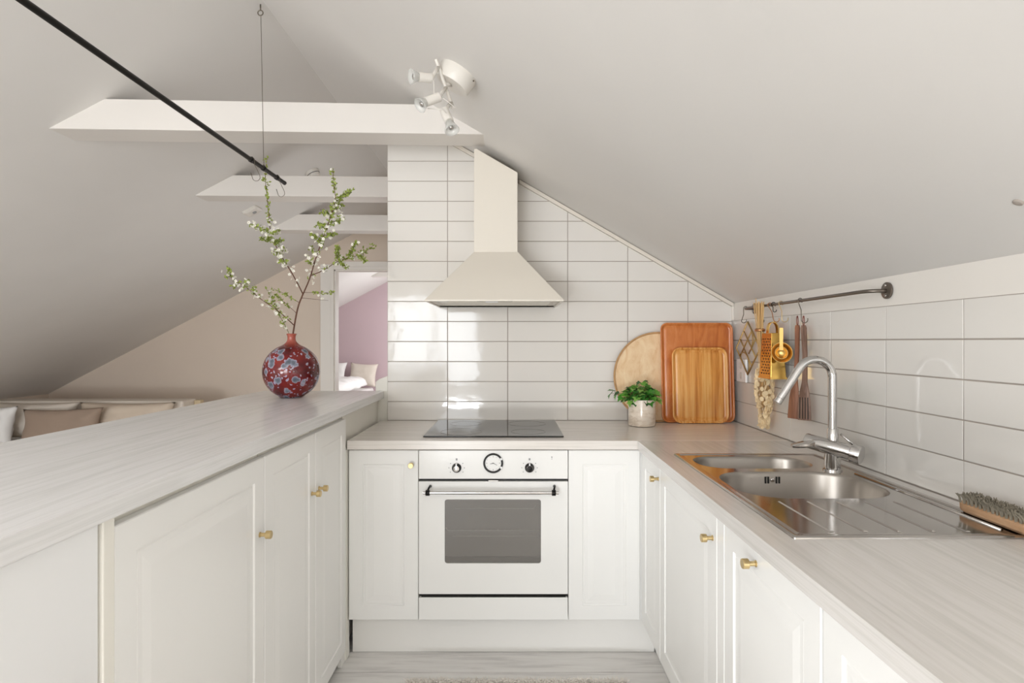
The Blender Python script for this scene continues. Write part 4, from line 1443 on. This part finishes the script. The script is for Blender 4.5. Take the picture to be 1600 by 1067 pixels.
def dress(path, leaf_d, flow_d, f0=0.0, f1=1.0, spread=.018, flow_range=(0, 1), leaf_range=(0, 1), L=(.010, .017)):
    n_ = len(path)
    for i in range(n_ - 1):
        a, c_ = path[i], path[i + 1]
        f_ = i / n_
        if f_ < f0 or f_ > f1:
            continue
        seg_ = (c_ - a)
        ln = seg_.length
        td = seg_.normalized()
        kl = 1.5 * leaf_d * ln if leaf_range[0] <= f_ <= leaf_range[1] else leaf_d * ln * .12
        kf = .82 * flow_d * ln if flow_range[0] <= f_ <= flow_range[1] else flow_d * ln * .08
        for _ in range(int(kl) + (rf.random() < kl % 1)):
            p = a + seg_ * rf.random() + Vector([rf.gauss(0, spread * .35) for q in range(3)])
            for m_ in range(3):
                add_leaf(p, td * rf.uniform(.2, 1.2) + Vector([rf.gauss(0, .7) for q in range(3)]), rf.uniform(*L))
        for _ in range(int(kf) + (rf.random() < kf % 1)):
            p = a + seg_ * rf.random() + Vector([rf.gauss(0, spread * .62) for q in range(3)])
            add_flower(p, Vector((rf.gauss(0, .7), rf.gauss(-.7, .6), rf.gauss(.1, .7))), rf.uniform(.0058, .0085))
bt = thing('blossoming_branch', 'tall forked blossoming branch standing in the red vase', 'branch', (VX, VY, VZ + .20))
def branch(pts, y0, y1, r0, r1, parent, start=None, mat='bark'):
    p = path3(pts, y0, y1)
    if start is not None:
        p[0] = Vector(start)
    p = smooth_path(p)
    n_ = len(p)
    rr_ = [r0 + (r1 - r0) * i / (n_ - 1) for i in range(n_)]
    W('twig', G().tube(p, rr_, 7), mat, parent, smooth=True)
    return p
VYc = VY
stem = branch([(455, 545), (457.5, 524), (460.5, 505), (463.5, 489), (467, 475), (473.5, 459)], VYc, VYc, .0040, .0034, bt)
up = branch([(473.5, 459), (483.8, 435), (493.5, 403), (508, 362), (520, 327.7), (524, 308), (521.6, 288.7), (520, 263)], VYc, VYc - .05, .0032, .0009, bt)
dress(up, 95, 150, .08, 1, .018, (.05, .72), (.32, 1))
lf = branch([(473.5, 459), (457, 427.6), (437.5, 396), (424, 366.7), (421, 344.8), (418.5, 320), (416, 296), (414.3, 271.7), (417.5, 246)], VYc, VYc + .03, .0028, .0007, bt)
dress(lf, 85, 170, .05, 1, .018, (.05, .50), (.42, 1))
rt_ = branch([(486, 430), (505.7, 421.5), (527.6, 408), (549.6, 401), (566.6, 396), (586, 381)], VYc - .01, VYc + .06, .0022, .0005, bt)
dress(rt_, 120, 90, .0, .92, .018, (.0, .7), (.3, .93))
for pts, dl, df in (
        ([(523.7, 315), (537, 305), (549, 296)], 260, 90), ([(520, 330), (528, 325), (535, 320.5)], 200, 220), ([(517, 347), (527, 344), (535, 342)], 240, 200),
        ([(509.6, 356), (503, 353), (496.5, 348.6)], 280, 100), ([(516, 337), (510, 333), (505, 330)], 300, 60), ([(507, 367), (516, 366), (523.7, 364.6)], 260, 60),
        ([(502, 378), (494, 371), (487, 365.5)], 240, 240), ([(496, 396), (490, 392), (486, 386)], 160, 260), ([(491, 412), (484, 408), (480, 402)], 100, 300),
        ([(421, 361.5), (407, 356), (393, 351)], 170, 300), ([(423, 374.6), (417, 373), (410, 371.8)], 320, 160), ([(424, 369), (431, 363), (436, 360.6)], 220, 240),
        ([(428, 380), (433, 378), (438, 375)], 320, 60), ([(440, 396), (433, 394), (428, 392)], 100, 340), ([(448, 412), (441, 408), (436, 404)], 80, 340),
        ([(437, 395), (444, 390), (448, 386)], 60, 380),
        ([(529, 406.7), (526, 395), (527.4, 384)], 260, 60), ([(544, 401), (550, 390), (557.4, 378.6)], 260, 120), ([(561, 399), (566, 403), (570.5, 406.7)], 260, 40),
        ([(530, 407), (536, 412), (541, 418)], 260, 140)):
    p = branch(pts, VYc - .02, VYc - .02 + rf.uniform(-.05, .05), .0011, .0005, bt)
    dress(p, dl, df, spread=.013)
for pts, dl in (([(467, 472), (447.4, 459.9), (427.7, 450.5)], 130), ([(462.4, 488), (443.6, 471), (430.5, 459.9)], 150), ([(475, 456.4), (500, 456.6), (522.8, 457)], 110), ([(472, 465), (492, 467), (513, 469)], 0)):
    p = branch(pts, VYc, VYc - .04, .0012, .0005, bt)
    dress(p, dl, 10, .15, 1, .010, L=(.008, .014))
lo = branch([(459.8, 508), (440, 489.8), (425, 478.6), (406, 465.5), (387.5, 450.5), (370.6, 439.3), (351, 428)], VYc, VYc - .07, .0024, .0006, bt)
dress(lo, 55, 130, .08, .98, .017)
for pts, df in (([(362, 434), (359, 426), (358, 418)], 100), ([(372, 442), (367, 445), (363, 447)], 200), ([(383, 447), (384, 440), (388, 438)], 260), ([(395, 457), (398, 450), (399, 446)], 200)):
    p = branch(pts, VYc - .06, VYc - .06, .0009, .0005, bt)
    dress(p, 180, df, spread=.010)
# slender second shoot
st2 = thing('blossoming_branch', 'slender low blossoming shoot beside the forked branch in the vase', 'branch', (VX, VY + .005, VZ + .20))
sp_ = branch([(456, 545), (452.5, 523.5), (443.6, 504.8), (434.3, 488), (425, 467.4), (419.3, 453.3)], VYc + .006, VYc + .04, .0016, .0006, st2, mat='twiggreen')
def flush(parent):
    global leafg, flowg, flowc
    for nm, g_, mt in (('leaves', leafg, 'leafy'), ('blossoms', flowg, 'petal'), ('blossom_centres', flowc, 'twiggreen')):
        if g_.v:
            o = W(nm, g_, mt, parent)
            o['kind'] = 'stuff'
    leafg, flowg, flowc = G(), G(), G()
flush(bt)
dress(sp_, 90, 200, .25, 1, .014)
flush(st2)


# ------------------------------------------------------------------ soft things: pillows, sofa, bed
def pillow(w, h, d, seed, wr=.006, pinch=.22, n_=22):
    """pillow lying in the local xz plane, thickness along y"""
    g = G()
    top, bot = [], []
    for j in range(n_ + 1):
        for i in range(n_ + 1):
            u, w_ = 2 * i / n_ - 1, 2 * j / n_ - 1
            k = (1 - u ** 4) * (1 - w_ ** 4)
            x = u * w / 2 * (1 - pinch * (1 - u * u) * 0 - pinch * .5 * (1 - w_ * w_) * abs(u) ** 3)
            z = w_ * h / 2 * (1 - pinch * .5 * (1 - u * u) * abs(w_) ** 3)
            t_ = d / 2 * max(0, k) ** .55
            nz_ = noise.noise(Vector((u * 2.2, w_ * 2.2, seed * 3.1))) + .6 * noise.noise(Vector((u * 6 + w_ * 2, w_ * 3, seed)))
            e = 1 if k > 0.001 else 0
            top.append((x, -t_ - e * nz_ * wr, z))
            bot.append((x, t_ + e * nz_ * wr, z))
    m_ = n_ + 1
    fs = [(j * m_ + i, j * m_ + i + 1, (j + 1) * m_ + i + 1, (j + 1) * m_ + i) for j in range(n_) for i in range(n_)]
    g.add(top, fs)
    g.add(bot, [f[::-1] for f in fs])
    return g


def merge_doubles(o, d=.0008):
    bm = bmesh.new()
    bm.from_mesh(o.data)
    bmesh.ops.remove_doubles(bm, verts=bm.verts, dist=d)
    bmesh.ops.recalc_face_normals(bm, faces=bm.faces)
    bm.to_mesh(o.data)
    bm.free()


def cushion(name, label, cat, mat, w, h, d, loc, rot, seed, wr=.006, group=None, parent=None):
    o = link(name, pillow(w, h, d, seed, wr), mat, parent, smooth=True)
    merge_doubles(o)
    o.location = loc
    o.rotation_euler = rot
    if label:
        o['label'] = label
        o['category'] = cat
    if group:
        o['group'] = group
    return o


t = thing('sofa', 'low off-white sofa beyond the bar under the left roof slope', 'sofa', (-3.75, 5.1, 0))
g = G().box(-4.72, -2.89, 4.62, 5.50, 0.05, 0.36)
W('base', g, 'fabric', t, bevel=.03)
W('back', G().box(-4.70, -2.93, 5.26, 5.50, 0.36, 0.748), 'fabric', t, bevel=.02)
W('side_board', G().box(-2.915, -2.875, 4.62, 5.50, 0.36, 0.60), 'pine', t, bevel=.004)
W('back_post', G().box(-2.925, -2.865, 5.44, 5.50, 0.36, 0.735), 'pine', t, bevel=.004)
for k in range(2):
    W('seat_cushion', G().box(-4.70 + k * .9, -3.82 + k * .9, 4.62, 5.2, 0.362, 0.40), 'fabric', t, bevel=.03)
for k, (x, y_) in enumerate(((-4.65, 4.68), (-2.96, 4.68), (-4.65, 5.42), (-2.96, 5.42))):
    W('foot', G().box(x, x + .04, y_, y_ + .04, 0.0, 0.05), 'pine', t)
for k, (cx_, w_, mt) in enumerate(((-4.21, .86, 'fabric'), (-3.36, .84, 'beige'))):
    o = cushion('back_cushion', None, None, mt, w_, .32, .22, (cx_ + 3.75, 5.15 - 5.1, .588), (math.radians(-8), 0, 0), k + 2, .022, parent=t)
cushion('throw_pillow', 'taupe linen pillow propped on the sofa', 'pillow', 'taupe', .68, .31, .13, (-3.76, 4.93, .566), (math.radians(-12), math.radians(-1.5), 0), 5, .012)
cushion('throw_pillow', 'crumpled white pillow left of the taupe one on the sofa', 'pillow', 'white_linen', .46, .33, .13, (-4.35, 4.90, .577), (math.radians(-12), 0, 0), 7, .022)

# bedroom
t = thing('bed', 'bed with white duvet seen through the far doorway', 'bed', (-2.95, 8.4, 0))
W('frame', G().box(-3.75, -2.16, 7.35, 9.42, 0.08, 0.36), 'wallwhite', t, bevel=.01)
for x, y_ in ((-3.7, 7.4), (-2.25, 7.4), (-3.7, 9.33), (-2.25, 9.33)):
    W('leg', G().box(x, x + .05, y_, y_ + .05, 0, 0.08), 'pine', t)
W('mattress', G().box(-3.72, -2.19, 7.38, 9.40, 0.36, 0.55), 'white_linen', t, bevel=.04)
g = G()
nx, ny = 60, 50
for j in range(ny + 1):
    for i in range(nx + 1):
        u, w_ = i / nx, j / ny
        x = -3.74 + 1.60 * u
        y_ = 7.33 + 1.42 * w_
        ed = min(1, (1 - u) * 9, u * 9)
        z = .60 + .13 * (1 - (1 - ed) ** 2) ** .5
        z += .020 * noise.noise(Vector((x * 5, y_ * 5, 1))) + .012 * noise.noise(Vector((x * 14 + y_ * 5, y_ * 9, 4)))
        g.v.append((x, y_, z + .03))
for j in range(ny):
    for i in range(nx):
        a = j * (nx + 1) + i
        g.f.append((a, a + 1, a + nx + 2, a + nx + 1))
dv = single('duvet', g, 'white_linen', 'rumpled white duvet on the bedroom bed', 'duvet', (-2.95, 8.0, .6), smooth=True)
md = dv.modifiers.new('solid', 'SOLIDIFY')
md.thickness = .05
md.offset = -1
cushion('bed_pillow', 'white pillow leaning at the left on the bedroom bed', 'pillow', 'white_linen', .52, .40, .15, (-2.84, 9.20, .765), (math.radians(-22), 0, 0), 11, .010)
cushion('bed_pillow', 'off-white pillow at the right end of the bedroom bed, by the pink wall', 'pillow', 'fabric', .44, .38, .14, (-2.33, 9.25, .755), (math.radians(-18), math.radians(3), 0), 12, .008)

# rug in the foreground
t = thing('shaggy_rug', 'cream shaggy rug whose fluffy edge shows at the bottom of the frame', 'rug', (0.02, 1.6, 0))
W('backing', G().box(-0.38, 0.42, 0.9, 2.19, 0.0005, 0.008), 'rug', t)
g = G()
rg = random.Random(4)
for k in range(7000):
    x = rg.uniform(-.385, .425)
    y_ = 2.203 - rg.random() ** 2.2 * 1.28
    L = rg.uniform(.018, .034)
    d_ = Vector((rg.gauss(0, .5), rg.gauss(.15, .5), .8)).normalized()
    p0 = Vector((x, min(y_, 2.19), .006))
    p1 = p0 + d_ * L * .6
    p2 = p1 + Vector((d_.x, d_.y, d_.z * .2)) * L * .5
    g.tube([p0, p1, p2], [.0022, .0020, .0012], 3)
o = W('pile', g, 'rug', t)
o['kind'] = 'stuff'
